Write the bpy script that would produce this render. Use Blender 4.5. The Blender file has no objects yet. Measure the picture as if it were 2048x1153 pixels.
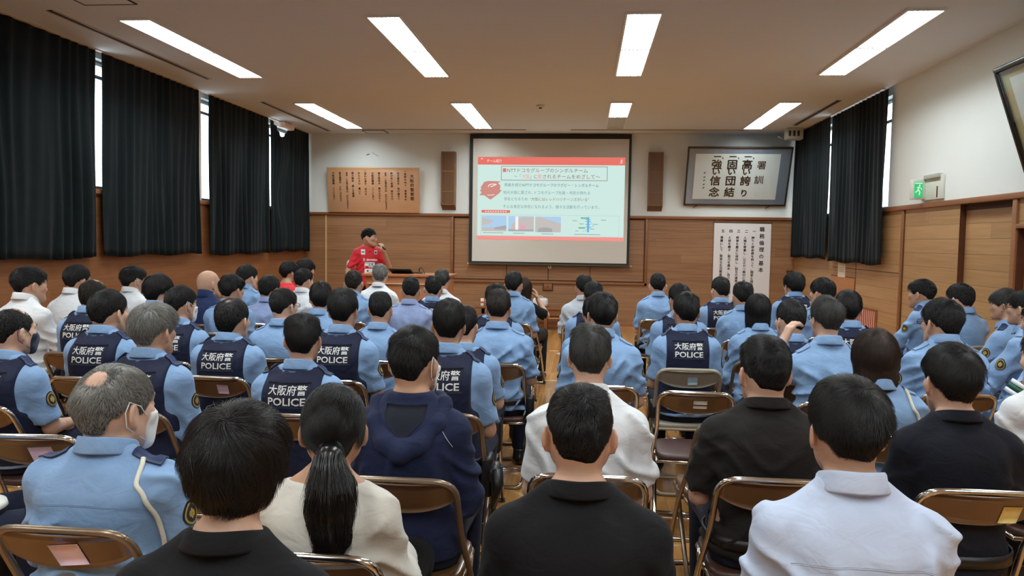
import bpy, bmesh, math, random
import numpy as np
from mathutils import Matrix, Vector, Euler

# ------------------------------------------------------------------ camera, world, exposure
SC = bpy.context.scene
CAMZ = 1.583
cam_d = bpy.data.cameras.new('camera'); cam_o = bpy.data.objects.new('camera', cam_d)
SC.collection.objects.link(cam_o); SC.camera = cam_o
cam_d.sensor_width = 36; cam_d.sensor_fit = 'HORIZONTAL'
cam_d.lens = 1550.0 / 2048 * 36
cam_d.clip_start = 0.02; cam_d.clip_end = 200
_f = Vector((-0.0937501, 0.993755, -0.06051375)); _r = Vector((0.99537771, 0.0948283, 0.01519229)); _u = Vector((-0.02083583, 0.05880976, 0.99805174))
cam_o.matrix_world = Matrix(((_r.x, _u.x, -_f.x, 0), (_r.y, _u.y, -_f.y, 0), (_r.z, _u.z, -_f.z, CAMZ), (0, 0, 0, 1)))

SC.view_settings.view_transform = 'Standard'
SC.view_settings.look = 'None'
SC.view_settings.gamma = 1
SC.view_settings.use_curve_mapping = False
SC.view_settings.exposure = 0.0
SC.cycles.max_bounces = 7
SC.cycles.diffuse_bounces = 5
SC.cycles.glossy_bounces = 3
SC.cycles.transmission_bounces = 4
SC.cycles.transparent_max_bounces = 8
SC.cycles.caustics_reflective = False
SC.cycles.caustics_refractive = False
SC.cycles.sample_clamp_indirect = 6.0

w = bpy.data.worlds.new('world'); SC.world = w; w.use_nodes = True
bg = w.node_tree.nodes['Background']
bg.inputs[0].default_value = (0.86, 0.93, 1.0, 1); bg.inputs[1].default_value = 5.0
PANEL_POWER = 36.0        # fluorescent panels

# ------------------------------------------------------------------ materials
def s2l(r, g, b):
    f = lambda c: (c / 255 / 12.92) if c / 255 <= 0.04045 else ((c / 255 + 0.055) / 1.055) ** 2.4
    return (f(r), f(g), f(b), 1)
def lin(r, g, b): return (r, g, b, 1)
MATS = {}
def mat(name, col, rough=0.6, metal=0.0, spec=0.5, bump=None, emit=None, sheen=0.0, vary=None, coat=0.0, sss=0.0):
    if name in MATS: return MATS[name]
    m = bpy.data.materials.new(name); m.use_nodes = True; nt = m.node_tree
    b = nt.nodes['Principled BSDF']
    b.inputs['Base Color'].default_value = col; b.inputs['Roughness'].default_value = rough
    b.inputs['Metallic'].default_value = metal; b.inputs['Specular IOR Level'].default_value = spec
    b.inputs['Coat Weight'].default_value = coat
    if sheen: b.inputs['Sheen Weight'].default_value = sheen; b.inputs['Sheen Roughness'].default_value = 0.5
    if emit:
        b.inputs['Emission Color'].default_value = emit[0]; b.inputs['Emission Strength'].default_value = emit[1]
    if bump or vary:
        tc = nt.nodes.new('ShaderNodeTexCoord')
    if bump:        # (scale, strength, distance)
        n = nt.nodes.new('ShaderNodeTexNoise'); n.inputs['Scale'].default_value = bump[0]; n.inputs['Detail'].default_value = 3
        nt.links.new(tc.outputs['Object'], n.inputs['Vector'])
        bp = nt.nodes.new('ShaderNodeBump'); bp.inputs['Strength'].default_value = bump[1]; bp.inputs['Distance'].default_value = bump[2]
        nt.links.new(n.outputs['Fac'], bp.inputs['Height']); nt.links.new(bp.outputs['Normal'], b.inputs['Normal'])
    if vary:        # (scale, amount): value noise, weave or mottling of the thing itself
        n2 = nt.nodes.new('ShaderNodeTexNoise'); n2.inputs['Scale'].default_value = vary[0]; n2.inputs['Detail'].default_value = 4
        nt.links.new(tc.outputs['Object'], n2.inputs['Vector'])
        mx = nt.nodes.new('ShaderNodeMix'); mx.data_type = 'RGBA'; mx.inputs[6].default_value = tuple(c * (1 - vary[1]) for c in col[:3]) + (1,)
        mx.inputs[7].default_value = tuple(min(1, c * (1 + vary[1])) for c in col[:3]) + (1,)
        nt.links.new(n2.outputs['Fac'], mx.inputs[0]); nt.links.new(mx.outputs[2], b.inputs['Base Color'])
    MATS[name] = m; return m

def wood(name, dark, light, plank=0.155, axis='H', rough=0.45, groove=0.5, length=2.4, grain=1.0, coat=0.0, vary=0.5):
    """planks running along x+y (axis H: stacked in z; axis F: floor boards along y, stacked in x)"""
    if name in MATS: return MATS[name]
    m = bpy.data.materials.new(name); m.use_nodes = True; nt = m.node_tree; L = nt.links
    b = nt.nodes['Principled BSDF']; b.inputs['Roughness'].default_value = rough; b.inputs['Coat Weight'].default_value = coat
    b.inputs['Coat Roughness'].default_value = 0.12
    g = nt.nodes.new('ShaderNodeNewGeometry'); sx = nt.nodes.new('ShaderNodeSeparateXYZ'); L.new(g.outputs['Position'], sx.inputs[0])
    def M(op, a, bb=None):
        n = nt.nodes.new('ShaderNodeMath'); n.operation = op
        for i, v in enumerate((a, bb)):
            if v is None: continue
            if isinstance(v, (int, float)): n.inputs[i].default_value = v
            else: L.new(v, n.inputs[i])
        return n.outputs[0]
    if axis == 'H': run = M('ADD', sx.outputs[0], sx.outputs[1]); across = sx.outputs[2]
    elif axis == 'V': run = sx.outputs[2]; across = M('ADD', sx.outputs[0], sx.outputs[1])
    else: run = sx.outputs[1]; across = sx.outputs[0]
    row = M('FLOOR', M('DIVIDE', across, plank))
    rnd = nt.nodes.new('ShaderNodeTexWhiteNoise'); rnd.noise_dimensions = '1D'; L.new(row, rnd.inputs['W'])
    sh = M('ADD', M('DIVIDE', run, length), rnd.outputs['Value'])
    colid = M('FLOOR', sh)
    cv = nt.nodes.new('ShaderNodeCombineXYZ'); L.new(row, cv.inputs[0]); L.new(colid, cv.inputs[1])
    pr = nt.nodes.new('ShaderNodeTexWhiteNoise'); pr.noise_dimensions = '2D'; L.new(cv.outputs[0], pr.inputs['Vector'])
    gv = nt.nodes.new('ShaderNodeCombineXYZ'); L.new(M('MULTIPLY', run, 1.3), gv.inputs[0]); L.new(M('MULTIPLY', across, 42.0), gv.inputs[1])
    L.new(M('MULTIPLY', pr.outputs['Value'], 37.0), gv.inputs[2])
    gn = nt.nodes.new('ShaderNodeTexNoise'); gn.inputs['Scale'].default_value = 1.0; gn.inputs['Detail'].default_value = 5; L.new(gv.outputs[0], gn.inputs['Vector'])
    fac = M('ADD', M('MULTIPLY', pr.outputs['Value'], vary), M('MULTIPLY', gn.outputs['Fac'], grain * 0.75))
    fac = M('SUBTRACT', fac, 0.12)
    mx = nt.nodes.new('ShaderNodeMix'); mx.data_type = 'RGBA'; mx.inputs[6].default_value = dark; mx.inputs[7].default_value = light; L.new(fac, mx.inputs[0])
    fr = M('FRACT', M('DIVIDE', across, plank)); e1 = M('LESS_THAN', fr, 0.035 * 0.1 / plank)
    fr2 = M('FRACT', sh); e2 = M('LESS_THAN', fr2, 0.003 / length)
    edge = M('MULTIPLY', M('MAXIMUM', e1, e2), groove)
    mx2 = nt.nodes.new('ShaderNodeMix'); mx2.data_type = 'RGBA'; L.new(edge, mx2.inputs[0]); L.new(mx.outputs[2], mx2.inputs[6]); mx2.inputs[7].default_value = tuple(c * 0.25 for c in dark[:3]) + (1,)
    L.new(mx2.outputs[2], b.inputs['Base Color'])
    bp = nt.nodes.new('ShaderNodeBump'); bp.inputs['Strength'].default_value = 0.08; bp.inputs['Distance'].default_value = 0.004
    L.new(gn.outputs['Fac'], bp.inputs['Height']); L.new(bp.outputs['Normal'], b.inputs['Normal'])
    MATS[name] = m; return m

def emission(name, col, strength):
    if name in MATS: return MATS[name]
    m = bpy.data.materials.new(name); m.use_nodes = True; nt = m.node_tree; nt.nodes.clear()
    e = nt.nodes.new('ShaderNodeEmission'); e.inputs[0].default_value = col; e.inputs[1].default_value = strength
    o = nt.nodes.new('ShaderNodeOutputMaterial'); nt.links.new(e.outputs[0], o.inputs[0])
    MATS[name] = m; return m

def glass_mat():
    if 'glass' in MATS: return MATS['glass']
    m = bpy.data.materials.new('glass'); m.use_nodes = True; nt = m.node_tree; nt.nodes.clear()
    t = nt.nodes.new('ShaderNodeBsdfTransparent'); t.inputs[0].default_value = (0.93, 0.97, 0.97, 1)
    g = nt.nodes.new('ShaderNodeBsdfGlossy'); g.inputs['Roughness'].default_value = 0.02
    mx = nt.nodes.new('ShaderNodeMixShader'); mx.inputs[0].default_value = 0.06
    o = nt.nodes.new('ShaderNodeOutputMaterial')
    nt.links.new(t.outputs[0], mx.inputs[1]); nt.links.new(g.outputs[0], mx.inputs[2]); nt.links.new(mx.outputs[0], o.inputs[0])
    MATS['glass'] = m; return m

def hair_mat(name, c1, c2, rough=0.38, spec=.5):
    if name in MATS: return MATS[name]
    m = bpy.data.materials.new(name); m.use_nodes = True; nt = m.node_tree
    b = nt.nodes['Principled BSDF']; b.inputs['Roughness'].default_value = rough; b.inputs['Specular IOR Level'].default_value = spec
    ci = nt.nodes.new('ShaderNodeHairInfo')
    cr = nt.nodes.new('ShaderNodeMix'); cr.data_type = 'RGBA'; cr.inputs[6].default_value = c1; cr.inputs[7].default_value = c2
    nt.links.new(ci.outputs['Random'], cr.inputs[0]); nt.links.new(cr.outputs[2], b.inputs['Base Color'])
    MATS[name] = m; return m

# ------------------------------------------------------------------ object helpers
def link(o): SC.collection.objects.link(o); return o
def tag(o, label=None, cat=None, group=None, kind=None):
    if label: o['label'] = label
    if cat: o['category'] = cat
    if group: o['group'] = group
    if kind: o['kind'] = kind
    return o
def empty(name, loc=(0, 0, 0), rz=0):
    o = bpy.data.objects.new(name, None); o.location = loc; o.rotation_euler = (0, 0, rz); o.empty_display_size = 0.1
    return link(o)
def npmesh(name, V, F, mats=None, smooth=True, mi=None):
    """V (n,3); F: (m,4) or (m,3) int array or list of lists"""
    me = bpy.data.meshes.new(name); V = np.asarray(V, np.float32)
    me.vertices.add(len(V)); me.vertices.foreach_set('co', V.ravel())
    if isinstance(F, np.ndarray):
        k = F.shape[1]; lens = np.full(len(F), k, np.int32); flat = F.ravel().astype(np.int32)
    else:
        lens = np.array([len(f) for f in F], np.int32); flat = np.array([i for f in F for i in f], np.int32)
    me.loops.add(len(flat)); me.loops.foreach_set('vertex_index', flat)
    me.polygons.add(len(lens)); st = np.concatenate(([0], np.cumsum(lens)[:-1])).astype(np.int32)
    me.polygons.foreach_set('loop_start', st); me.polygons.foreach_set('loop_total', lens)
    me.polygons.foreach_set('use_smooth', np.full(len(lens), smooth))
    if mi is not None: me.polygons.foreach_set('material_index', np.asarray(mi, np.int32))
    me.update(calc_edges=True)
    for m in (mats or []): me.materials.append(m)
    return me
def ob(name, me, parent=None, loc=None):
    o = bpy.data.objects.new(name, me)
    if parent is not None: o.parent = parent
    if loc is not None: o.location = loc
    return link(o)

class MB:
    """collects boxes, tubes and polygons, builds ONE mesh"""
    def __init__(s): s.V = []; s.F = []; s.S = []; s.M = []; s.mats = []; s.cur = 0
    def mat(s, m):
        if m not in s.mats: s.mats.append(m)
        s.cur = s.mats.index(m); return s
    def add(s, V, F, smooth=False):
        o = len(s.V); s.V += [tuple(map(float, v)) for v in V]; s.F += [[int(i) + o for i in f] for f in F]; s.S += [smooth] * len(F); s.M += [s.cur] * len(F)
        return s
    def box(s, lo, hi, bev=0.0, rot=None, piv=None):
        lo = np.array(lo, float); hi = np.array(hi, float)
        bm = bmesh.new(); bmesh.ops.create_cube(bm, size=1)
        for v in bm.verts: v.co = Vector(tuple((np.array(v.co) + 0.5) * (hi - lo) + lo))
        if bev > 0: bmesh.ops.bevel(bm, geom=bm.edges[:], offset=bev, segments=2, affect='EDGES', profile=0.5)
        V = [Vector(v.co) for v in bm.verts]
        if rot is not None:
            p = Vector(piv) if piv is not None else Vector(tuple((lo + hi) / 2)); V = [rot @ (v - p) + p for v in V]
        bm.verts.index_update(); F = [[v.index for v in f.verts] for f in bm.faces]; bm.free()
        return s.add(V, F, bev > 0)
    def tube(s, pts, r, n=10, closed=False, cap=True):
        P = [Vector(p) for p in pts]; N = len(P); R = r if isinstance(r, (list, tuple)) else [r] * N
        V = []; F = []; up = None
        for i in range(N):
            if closed: t = (P[(i + 1) % N] - P[i - 1])
            else: t = (P[min(i + 1, N - 1)] - P[max(i - 1, 0)])
            t.normalize()
            if up is None:
                up = Vector((0, 0, 1)) if abs(t.z) < 0.9 else Vector((1, 0, 0))
            sd = t.cross(up)
            if sd.length < 1e-6: sd = t.cross(Vector((0, 1, 0.1)))
            sd.normalize(); up = sd.cross(t); up.normalize()
            for k in range(n):
                a = 2 * math.pi * k / n; V.append(P[i] + (sd * math.cos(a) + up * math.sin(a)) * R[i])
        for i in range(N if closed else N - 1):
            j = (i + 1) % N
            for k in range(n): F.append([i * n + k, i * n + (k + 1) % n, j * n + (k + 1) % n, j * n + k])
        if not closed and cap:
            F.append(list(range(n - 1, -1, -1))); F.append([(N - 1) * n + k for k in range(n)])
        return s.add(V, F, True)
    def lathe(s, prof, n=24, c=(0, 0, 0)):
        V = []; F = []
        for r, z in prof:
            for k in range(n): a = 2 * math.pi * k / n; V.append((c[0] + r * math.cos(a), c[1] + r * math.sin(a), c[2] + z))
        for i in range(len(prof) - 1):
            for k in range(n): F.append([i * n + k, i * n + (k + 1) % n, (i + 1) * n + (k + 1) % n, (i + 1) * n + k])
        F.append([k for k in range(n - 1, -1, -1)]); F.append([(len(prof) - 1) * n + k for k in range(n)])
        return s.add(V, F, True)
    def prism(s, poly, d0, d1, plane='xz'):
        n = len(poly); mk = {'xz': lambda a, b, d: (a, d, b), 'xy': lambda a, b, d: (a, b, d), 'yz': lambda a, b, d: (d, a, b)}[plane]
        V = [mk(a, b, d0) for a, b in poly] + [mk(a, b, d1) for a, b in poly]
        F = [list(range(n)), list(range(2 * n - 1, n - 1, -1))] + [[i, i + n, (i + 1) % n + n, (i + 1) % n] for i in range(n)]
        return s.add(V, F)
    def build(s, name, m=None, parent=None, loc=None):
        me = npmesh(name, s.V, s.F, s.mats if s.mats else [m], True, s.M)
        me.polygons.foreach_set('use_smooth', np.array(s.S))
        bm = bmesh.new(); bm.from_mesh(me); bmesh.ops.recalc_face_normals(bm, faces=bm.faces[:]); bm.to_mesh(me); bm.free()
        return ob(name, me, parent, loc)

def text_arrays(body, size=1.0, offset=0.0, align='CENTER', space_line=1.0, res=2, shear=0.0):
    c = bpy.data.curves.new('txt', 'FONT'); c.body = body; c.size = size; c.offset = offset; c.align_x = align
    c.space_line = space_line; c.resolution_u = res; c.shear = shear
    o = bpy.data.objects.new('txt', c); m = o.to_mesh()
    V = np.zeros(len(m.vertices) * 3, np.float32); m.vertices.foreach_get('co', V); V = V.reshape(-1, 3).copy()
    F = [list(p.vertices) for p in m.polygons]
    o.to_mesh_clear(); bpy.data.objects.remove(o); bpy.data.curves.remove(c)
    return V, F
class Ink:
    """flat lettering and marks on a plane: (u, v) to 3D"""
    def __init__(s): s.V = []; s.F = []; s.M = []; s.mats = []
    def _m(s, m):
        if m not in s.mats: s.mats.append(m)
        return s.mats.index(m)
    def text(s, body, u, v, size, m, layer=0, fit=None, bold=0, **k):
        if bold:
            for a, b in ((bold, 0), (-bold, 0), (0, bold), (0, -bold)): s.text(body, u + a, v + b, size, m, layer, fit, **k)
        V, F = text_arrays(body, size, **k)
        if fit and len(V):
            wd = V[:, 0].max() - V[:, 0].min(); V[:, 0] *= fit / wd
        o = len(s.V); s.V += [(a + u, b + v, layer) for a, b, _ in V]; s.F += [[i + o for i in f] for f in F]; s.M += [s._m(m)] * len(F)
        return s
    def column(s, body, u, v, pitch, size, m, layer=0, bold=0, **k):
        if bold:
            for a, b in ((bold, 0), (-bold, 0), (0, bold)): s.column(body, u + a, v + b, pitch, size, m, layer, **k)
        V, F = text_arrays('\n'.join(body), size, space_line=pitch / size, **k)
        o = len(s.V); s.V += [(a + u, b + v - size * 0.8, layer) for a, b, _ in V]; s.F += [[i + o for i in f] for f in F]; s.M += [s._m(m)] * len(F)
        return s
    def poly(s, pts, m, layer=0):
        o = len(s.V); s.V += [(a, b, layer) for a, b in pts]; s.F.append([o + i for i in range(len(pts))]); s.M.append(s._m(m)); return s
    def rect(s, u0, v0, u1, v1, m, layer=0): return s.poly([(u0, v0), (u1, v0), (u1, v1), (u0, v1)], m, layer)
    def line(s, pts, wd, m, layer=0):
        for (a, b), (c, d) in zip(pts[:-1], pts[1:]):
            l = math.hypot(c - a, d - b) or 1; nx, ny = -(d - b) / l * wd / 2, (c - a) / l * wd / 2
            s.poly([(a + nx, b + ny), (c + nx, d + ny), (c - nx, d - ny), (a - nx, b - ny)], m, layer)
        return s
    def frame(s, u0, v0, u1, v1, wd, m, layer=0):
        s.rect(u0, v0, u1, v0 + wd, m, layer); s.rect(u0, v1 - wd, u1, v1, m, layer); s.rect(u0, v0, u0 + wd, v1, m, layer); return s.rect(u1 - wd, v0, u1, v1, m, layer)
    def build(s, name, fn, parent=None):
        me = npmesh(name, [fn(*v) for v in s.V], s.F, s.mats, False, s.M); return ob(name, me, parent)
R = math.radians

# ------------------------------------------------------------------ the room
XL, XR, YF, YB, H, WZ = -5.33, 3.75, 14.44, -5.0, 3.563, 2.08
wood_front = wood('wood_front', s2l(112, 76, 48), s2l(180, 134, 94), plank=0.152, length=12, grain=1.25, vary=.22, groove=.7)
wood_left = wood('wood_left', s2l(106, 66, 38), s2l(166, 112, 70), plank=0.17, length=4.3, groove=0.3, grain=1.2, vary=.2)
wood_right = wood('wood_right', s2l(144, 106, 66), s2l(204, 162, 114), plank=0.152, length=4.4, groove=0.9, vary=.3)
wood_trim = wood('wood_trim', s2l(112, 66, 36), s2l(160, 104, 62), plank=0.6, length=4, groove=0)
wood_dark = wood('wood_dark', s2l(70, 36, 20), s2l(98, 54, 32), plank=0.5, length=4, groove=0)
floor_m = wood('floor_boards', s2l(150, 98, 46), s2l(212, 156, 90), plank=0.065, axis='F', rough=0.22, length=1.1, groove=0.35, grain=0.8, coat=0.5, vary=0.6)
plaster = mat('plaster', s2l(228, 234, 232), 0.85, bump=(90, 0.12, 0.003), vary=(1.2, 0.03))
ceil_m = mat('ceiling_board', s2l(216, 222, 228), 0.9, bump=(160, 0.15, 0.003), vary=(0.8, 0.03))
dark_slot = mat('dark_slot', s2l(40, 34, 28), 0.8)
white_metal = mat('white_metal', s2l(225, 225, 222), 0.4)
alu = mat('aluminium', s2l(190, 192, 196), 0.35, metal=0.9)
gap_shade_m = mat('panel_gap_shade', s2l(62, 34, 18), 0.8)

def struct(mb, name, m=None, label=None):
    o = mb.build(name, m); return tag(o, label, name.split('_')[0], kind='structure')
struct(MB().box((XL - .3, YB - .2, -.1), (XR + .4, YF + .2, 0)), 'floor', floor_m, 'varnished orange wooden floorboards of the hall')
struct(MB().box((XL - .3, YB - .2, H), (XR + .4, YF + .2, H + .12)), 'ceiling', ceil_m, 'plain beige ceiling with recessed lights')
struct(MB().mat(plaster).box((XL - .3, YF, WZ), (XR + .4, YF + .15, H)).mat(wood_front).box((XL - .3, YF, 0), (XR + .4, YF + .15, WZ)), 'wall_front', None, 'front wall, white plaster over wooden panelling')
struct(MB().box((XL - .3, YB - .15, 0), (XR + .4, YB, H)), 'wall_back', plaster, 'plain rear wall behind the viewer')
# left wall: panelling below, windows above, piers between
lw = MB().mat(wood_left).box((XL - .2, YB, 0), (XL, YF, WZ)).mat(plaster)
for y0, y1 in ((YB, 5.0), (10.10, 10.37), (14.22, YF)): lw.box((XL - .2, y0, WZ), (XL, y1, H))
lw.box((XL - .2, 5.0, 3.50), (XL, 10.10, H)).box((XL - .2, 10.37, 3.50), (XL, 14.22, H))
struct(lw, 'wall_left', None, 'left wall, wooden panelling under curtained windows')
# right wall: panelling, sliding door bay and window
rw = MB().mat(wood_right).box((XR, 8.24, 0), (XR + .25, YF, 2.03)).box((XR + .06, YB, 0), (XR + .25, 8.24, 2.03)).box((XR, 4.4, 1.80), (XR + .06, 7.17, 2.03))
rw.mat(plaster).box((XR, YB, 2.03), (XR + .25, 10.14, H)).box((XR, 14.22, 2.03), (XR + .25, YF, H)).box((XR, 10.14, 3.47), (XR + .25, 14.22, H)).box((XR, 10.14, 2.03), (XR + .25, 14.22, 2.06))
struct(rw, 'wall_right', None, 'right wall, white plaster over light wooden panelling with a recessed door bay')
def window(name, x0, x1, y0, y1, z0, z1, tr, label):
    fr = MB(); t = .045
    for a, b in ((y0, y0 + t), (y1 - t, y1)): fr.box((x0, a, z0), (x1, b, z1))
    n = max(1, round((y1 - y0) / 1.3))
    for i in range(1, n): y = y0 + (y1 - y0) * i / n; fr.box((x0, y - .02, z0), (x1, y + .02, z1))
    for a, b in ((z0, z0 + t), (z1 - t, z1), (tr - .02, tr + .02)): fr.box((x0, y0, a), (x1, y1, b))
    o = fr.build(name, alu); tag(o, label, 'window', kind='structure')
    MB().box(((x0 + x1) / 2 - .004, y0, z0), ((x0 + x1) / 2 + .004, y1, z1)).build('window_pane', glass_mat(), o)
window('window_1', XL - .17, XL - .11, 5.0, 10.10, WZ, 3.50, 3.33, 'long daylight window behind the two nearer left curtains')
window('window_2', XL - .17, XL - .11, 10.37, 14.22, WZ, 3.50, 3.33, 'daylight window behind the two farther left curtains')
window('window_3', XR + .12, XR + .18, 10.14, 14.22, 2.06, 3.47, 3.2, 'daylight window behind the right curtains')
# trims
k = 0
def trim(mb, m, label):
    global k; k += 1; return struct(mb, 'trim_%d' % k, m, label)
trim(MB().box((XL, YF - .045, 2.03), (XR, YF, WZ), .004), wood_trim, 'horizontal wooden rail capping the front panelling')
trim(MB().box((XL, YB, 2.03), (XL + .035, YF - .05, WZ), .004), wood_trim, 'horizontal wooden rail under the left windows')
trim(MB().box((XR - .03, YB, 2.02), (XR, YF - .05, 2.075), .004), wood_trim, 'horizontal wooden rail capping the right panelling')
def post(x, w_=.035, z0=0.0, z1=2.03): return MB().box((x - w_ / 2, YF - .022, z0), (x + w_ / 2, YF, z1), .003)
trim(MB().box((-4.955, YF - .02, .12), (-4.93, YF, 2.03)), mat('pale_strip', s2l(205, 176, 128), .5), 'thin pale vertical strip left of the speaker')
fp = MB().mat(wood_trim)
for x in (-2.505, 1.105): fp.box((x - .022, YF - .03, .80), (x + .022, YF, 2.03), .003)
fp.box((-2.527, YF - .03, .80), (1.127, YF, .845), .003)
fp.mat(gap_shade_m)
for x in (-2.47, 1.07): fp.box((x - .006, YF - .012, .845), (x + .006, YF, 2.03))
fp.box((-2.47, YF - .012, .855), (1.07, YF, .868)); fp.box((-2.5, YF - .006, 2.0), (1.1, YF, 2.03))
for x in (-1.47, -.69, .085): fp.box((x - .006, YF - .008, .86), (x + .006, YF, 1.16))
trim(fp, None, 'framed panel section of the front panelling under the screen')
trim(MB().mat(gap_shade_m).box((-.785, YF - .012, .665), (-.595, YF, .80)).mat(wood_trim).box((-.77, YF - .02, .68), (-.61, YF, .80), .003).mat(dark_slot).box((-.70, YF - .024, .74), (-.675, YF, .755)), None, 'small square wooden hatch in the front panelling')
trim(MB().mat(wood_trim).box((XL, YF - .03, 0), (XR, YF, .11), .004).mat(wood('base_pale', s2l(150, 98, 56), s2l(196, 140, 88), plank=.5, length=4, groove=0)).box((XL, YF - .05, 0), (XR, YF - .03, .035)), None, 'wooden baseboard along the front wall')
trim(MB().box((XL, YB, 0), (XL + .03, YF - .06, .11)), wood_trim, 'wooden baseboard along the left wall')
trim(MB().box((XR - .03, 8.3, 0), (XR, YF - .06, .1)), wood_trim, 'wooden baseboard along the right wall')
rp = MB().mat(wood_trim).box((XR - .02, 9.60, .1), (XR, 9.66, 2.02), .003).box((XR - .02, 7.17, 0), (XR + .06, 7.24, 2.02), .003).box((XR - .02, 4.4, 1.76), (XR + .06, 7.17, 1.80), .003)
rp.mat(gap_shade_m).box((XR - .004, 9.585, .1), (XR + .001, 9.60, 2.02)).box((XR + .05, 7.24, 1.96), (XR + .0601, 8.24, 2.02))  # joint line by the post; dark strip painting the header's shadow in the bay
rp.mat(wood_dark).box((XR, 8.235, 0), (XR + .06, 8.242, 2.02)).box((XR + .0, 7.15, 0), (XR + .06, 7.17, 1.76))
trim(rp, None, 'wooden posts and lintel of the sliding door bay on the right wall')
trim(MB().mat(gap_shade_m).box((XR - .003, 9.7, 1.262), (XR + .001, 12.2, 1.27)).box((XR - .003, 11.19, .5), (XR + .001, 11.2, 1.5)).box((XR - .003, 12.25, .3), (XR + .001, 12.26, 1.14)).box((XR - .003, 11.2, 1.135), (XR + .001, 12.25, 1.142)), None, 'dark joint lines in the right panelling')
trim(MB().box((XR - .012, 11.205, .3), (XR, 12.245, 1.13), .003), wood('access_board', s2l(150, 92, 48), s2l(190, 126, 74), plank=2, length=5, groove=0), 'paler wooden access panel under the pinned notice on the right wall')

# ceiling slots, hatches, detector
def cslot(x0, y0, x1, y1, name, label, cat):
    t = MB().mat(dark_slot).box((x0, y0, H - .004), (x1, y1, H)).build(name); tag(t, label, cat)
    fr = MB()
    if x1 - x0 < y1 - y0:
        for a in (x0 - .012, x1): fr.box((a, y0, H - .01), (a + .012, y1, H))
    else:
        for a in (y0 - .012, y1): fr.box((x0, a, H - .01), (x1, a + .012, H))
    fr.build('rim', mat('slot_rim', s2l(176, 164, 148), .5), t)
cslot(-4.79, 6.57, -4.74, 9.49, 'slot_diffuser', 'long dark air slot in the ceiling above the nearer left curtains', 'air vent')
cslot(-4.78, 11.09, -4.73, 14.05, 'slot_diffuser', 'long dark air slot in the ceiling above the farther left curtains', 'air vent')
cslot(3.35, 11.05, 3.41, 13.3, 'slot_diffuser', 'dark air slot in the ceiling beside the right curtains', 'air vent')
cslot(-4.28, 13.83, -1.10, 13.87, 'slot_diffuser', 'thin air slot across the ceiling, left of the screen', 'air vent')
cslot(-.31, 13.83, 2.70, 13.87, 'slot_diffuser', 'thin air slot across the ceiling, right of the screen', 'air vent')
def hatch(x0, y0, x1, y1, label):
    t = MB().box((x0, y0, H - .006), (x1, y1, H)).build('ceiling_hatch', ceil_m); tag(t, label, 'access hatch')
    f = MB()
    for a, b, c_, d in ((x0 - .015, y0 - .015, x1 + .015, y0), (x0 - .015, y1, x1 + .015, y1 + .015), (x0 - .015, y0, x0, y1), (x1, y0, x1 + .015, y1)): f.box((a, b, H - .008), (c_, d, H))
    f.build('rim', dark_slot, t)
hatch(-4.33, 5.95, -3.88, 6.42, 'square ceiling hatch at the top left corner of the photo')
hatch(-4.1, 13.98, -3.72, 14.3, 'small ceiling hatch above the wooden signboard')
t = MB().lathe([(.05, 0), (.06, .012), (.062, .03), (.045, .034)], 20, (-.70, 11.41, H - .034)).build('smoke_detector', white_metal); tag(t, 'round white smoke detector in the ceiling centre', 'smoke detector')
MB().lathe([(.022, -.012), (.026, 0)], 14, (-.70, 11.41, H - .034)).build('sensor', dark_slot, t)

# ceiling lights
def panel_mat(p):
    m = bpy.data.materials.new('tube_panel'); m.use_nodes = True; nt = m.node_tree; nt.nodes.clear()
    tc = nt.nodes.new('ShaderNodeTexCoord'); sx = nt.nodes.new('ShaderNodeSeparateXYZ'); nt.links.new(tc.outputs['Generated'], sx.inputs[0])
    a = nt.nodes.new('ShaderNodeMath'); a.operation = 'PINGPONG'; a.inputs[1].default_value = .25; nt.links.new(sx.outputs[0], a.inputs[0])
    b = nt.nodes.new('ShaderNodeMapRange'); b.inputs[1].default_value = 0; b.inputs[2].default_value = .25; b.inputs[3].default_value = p * .45; b.inputs[4].default_value = p * 1.5
    nt.links.new(a.outputs[0], b.inputs[0])
    e = nt.nodes.new('ShaderNodeEmission'); e.inputs[0].default_value = (.90, .985, 1.0, 1); nt.links.new(b.outputs[0], e.inputs[1])
    o = nt.nodes.new('ShaderNodeOutputMaterial'); nt.links.new(e.outputs[0], o.inputs[0]); return m
tube_panel = panel_mat(PANEL_POWER)
off_panel = mat('unlit_panel', s2l(196, 196, 184), .5)
louvre_m = mat('louvre', s2l(200, 200, 192), .4, metal=.3)
def light(x, y0, label, off=False):
    t = empty('ceiling_light', (x, y0, H)); tag(t, label, 'ceiling light', 'recessed fluorescent ceiling lights')
    wd, L = .2845, 2.476; f = MB(); h = wd / 2
    for a, b in ((-h - .02, -h), (h, h + .02)): f.box((a, -.02, -.02), (b, L + .02, 0))
    for a, b in ((-.02, 0), (L, L + .02), (L / 2 - .018, L / 2 + .018)): f.box((-h, a, -.02), (h, b, 0))
    f.build('frame', white_metal, t)
    for j in (0, 1):
        a = .0 if j == 0 else L / 2 + .018; b = L / 2 - .018 if j == 0 else L
        is_off = off and j == 1
        d = npmesh('diffuser', [(-h, a, -.006), (h, a, -.006), (h, b, -.006), (-h, b, -.006)], [[3, 2, 1, 0]], [off_panel if is_off else tube_panel], False)
        dd = ob('diffuser', d, t)
        if is_off: dd['label'] = 'unlit grey diffuser half'
        l = MB()
        for i in range(1, 7): xx = -h + wd * i / 7; l.box((xx - .0034, a, -.02), (xx + .0034, b, -.0075))
        l.build('louvre', louvre_m, t)
cols = [('leftmost', -4.15), ('second from left', -1.83), ('third from left', .459), ('rightmost', 2.774)]
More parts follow.
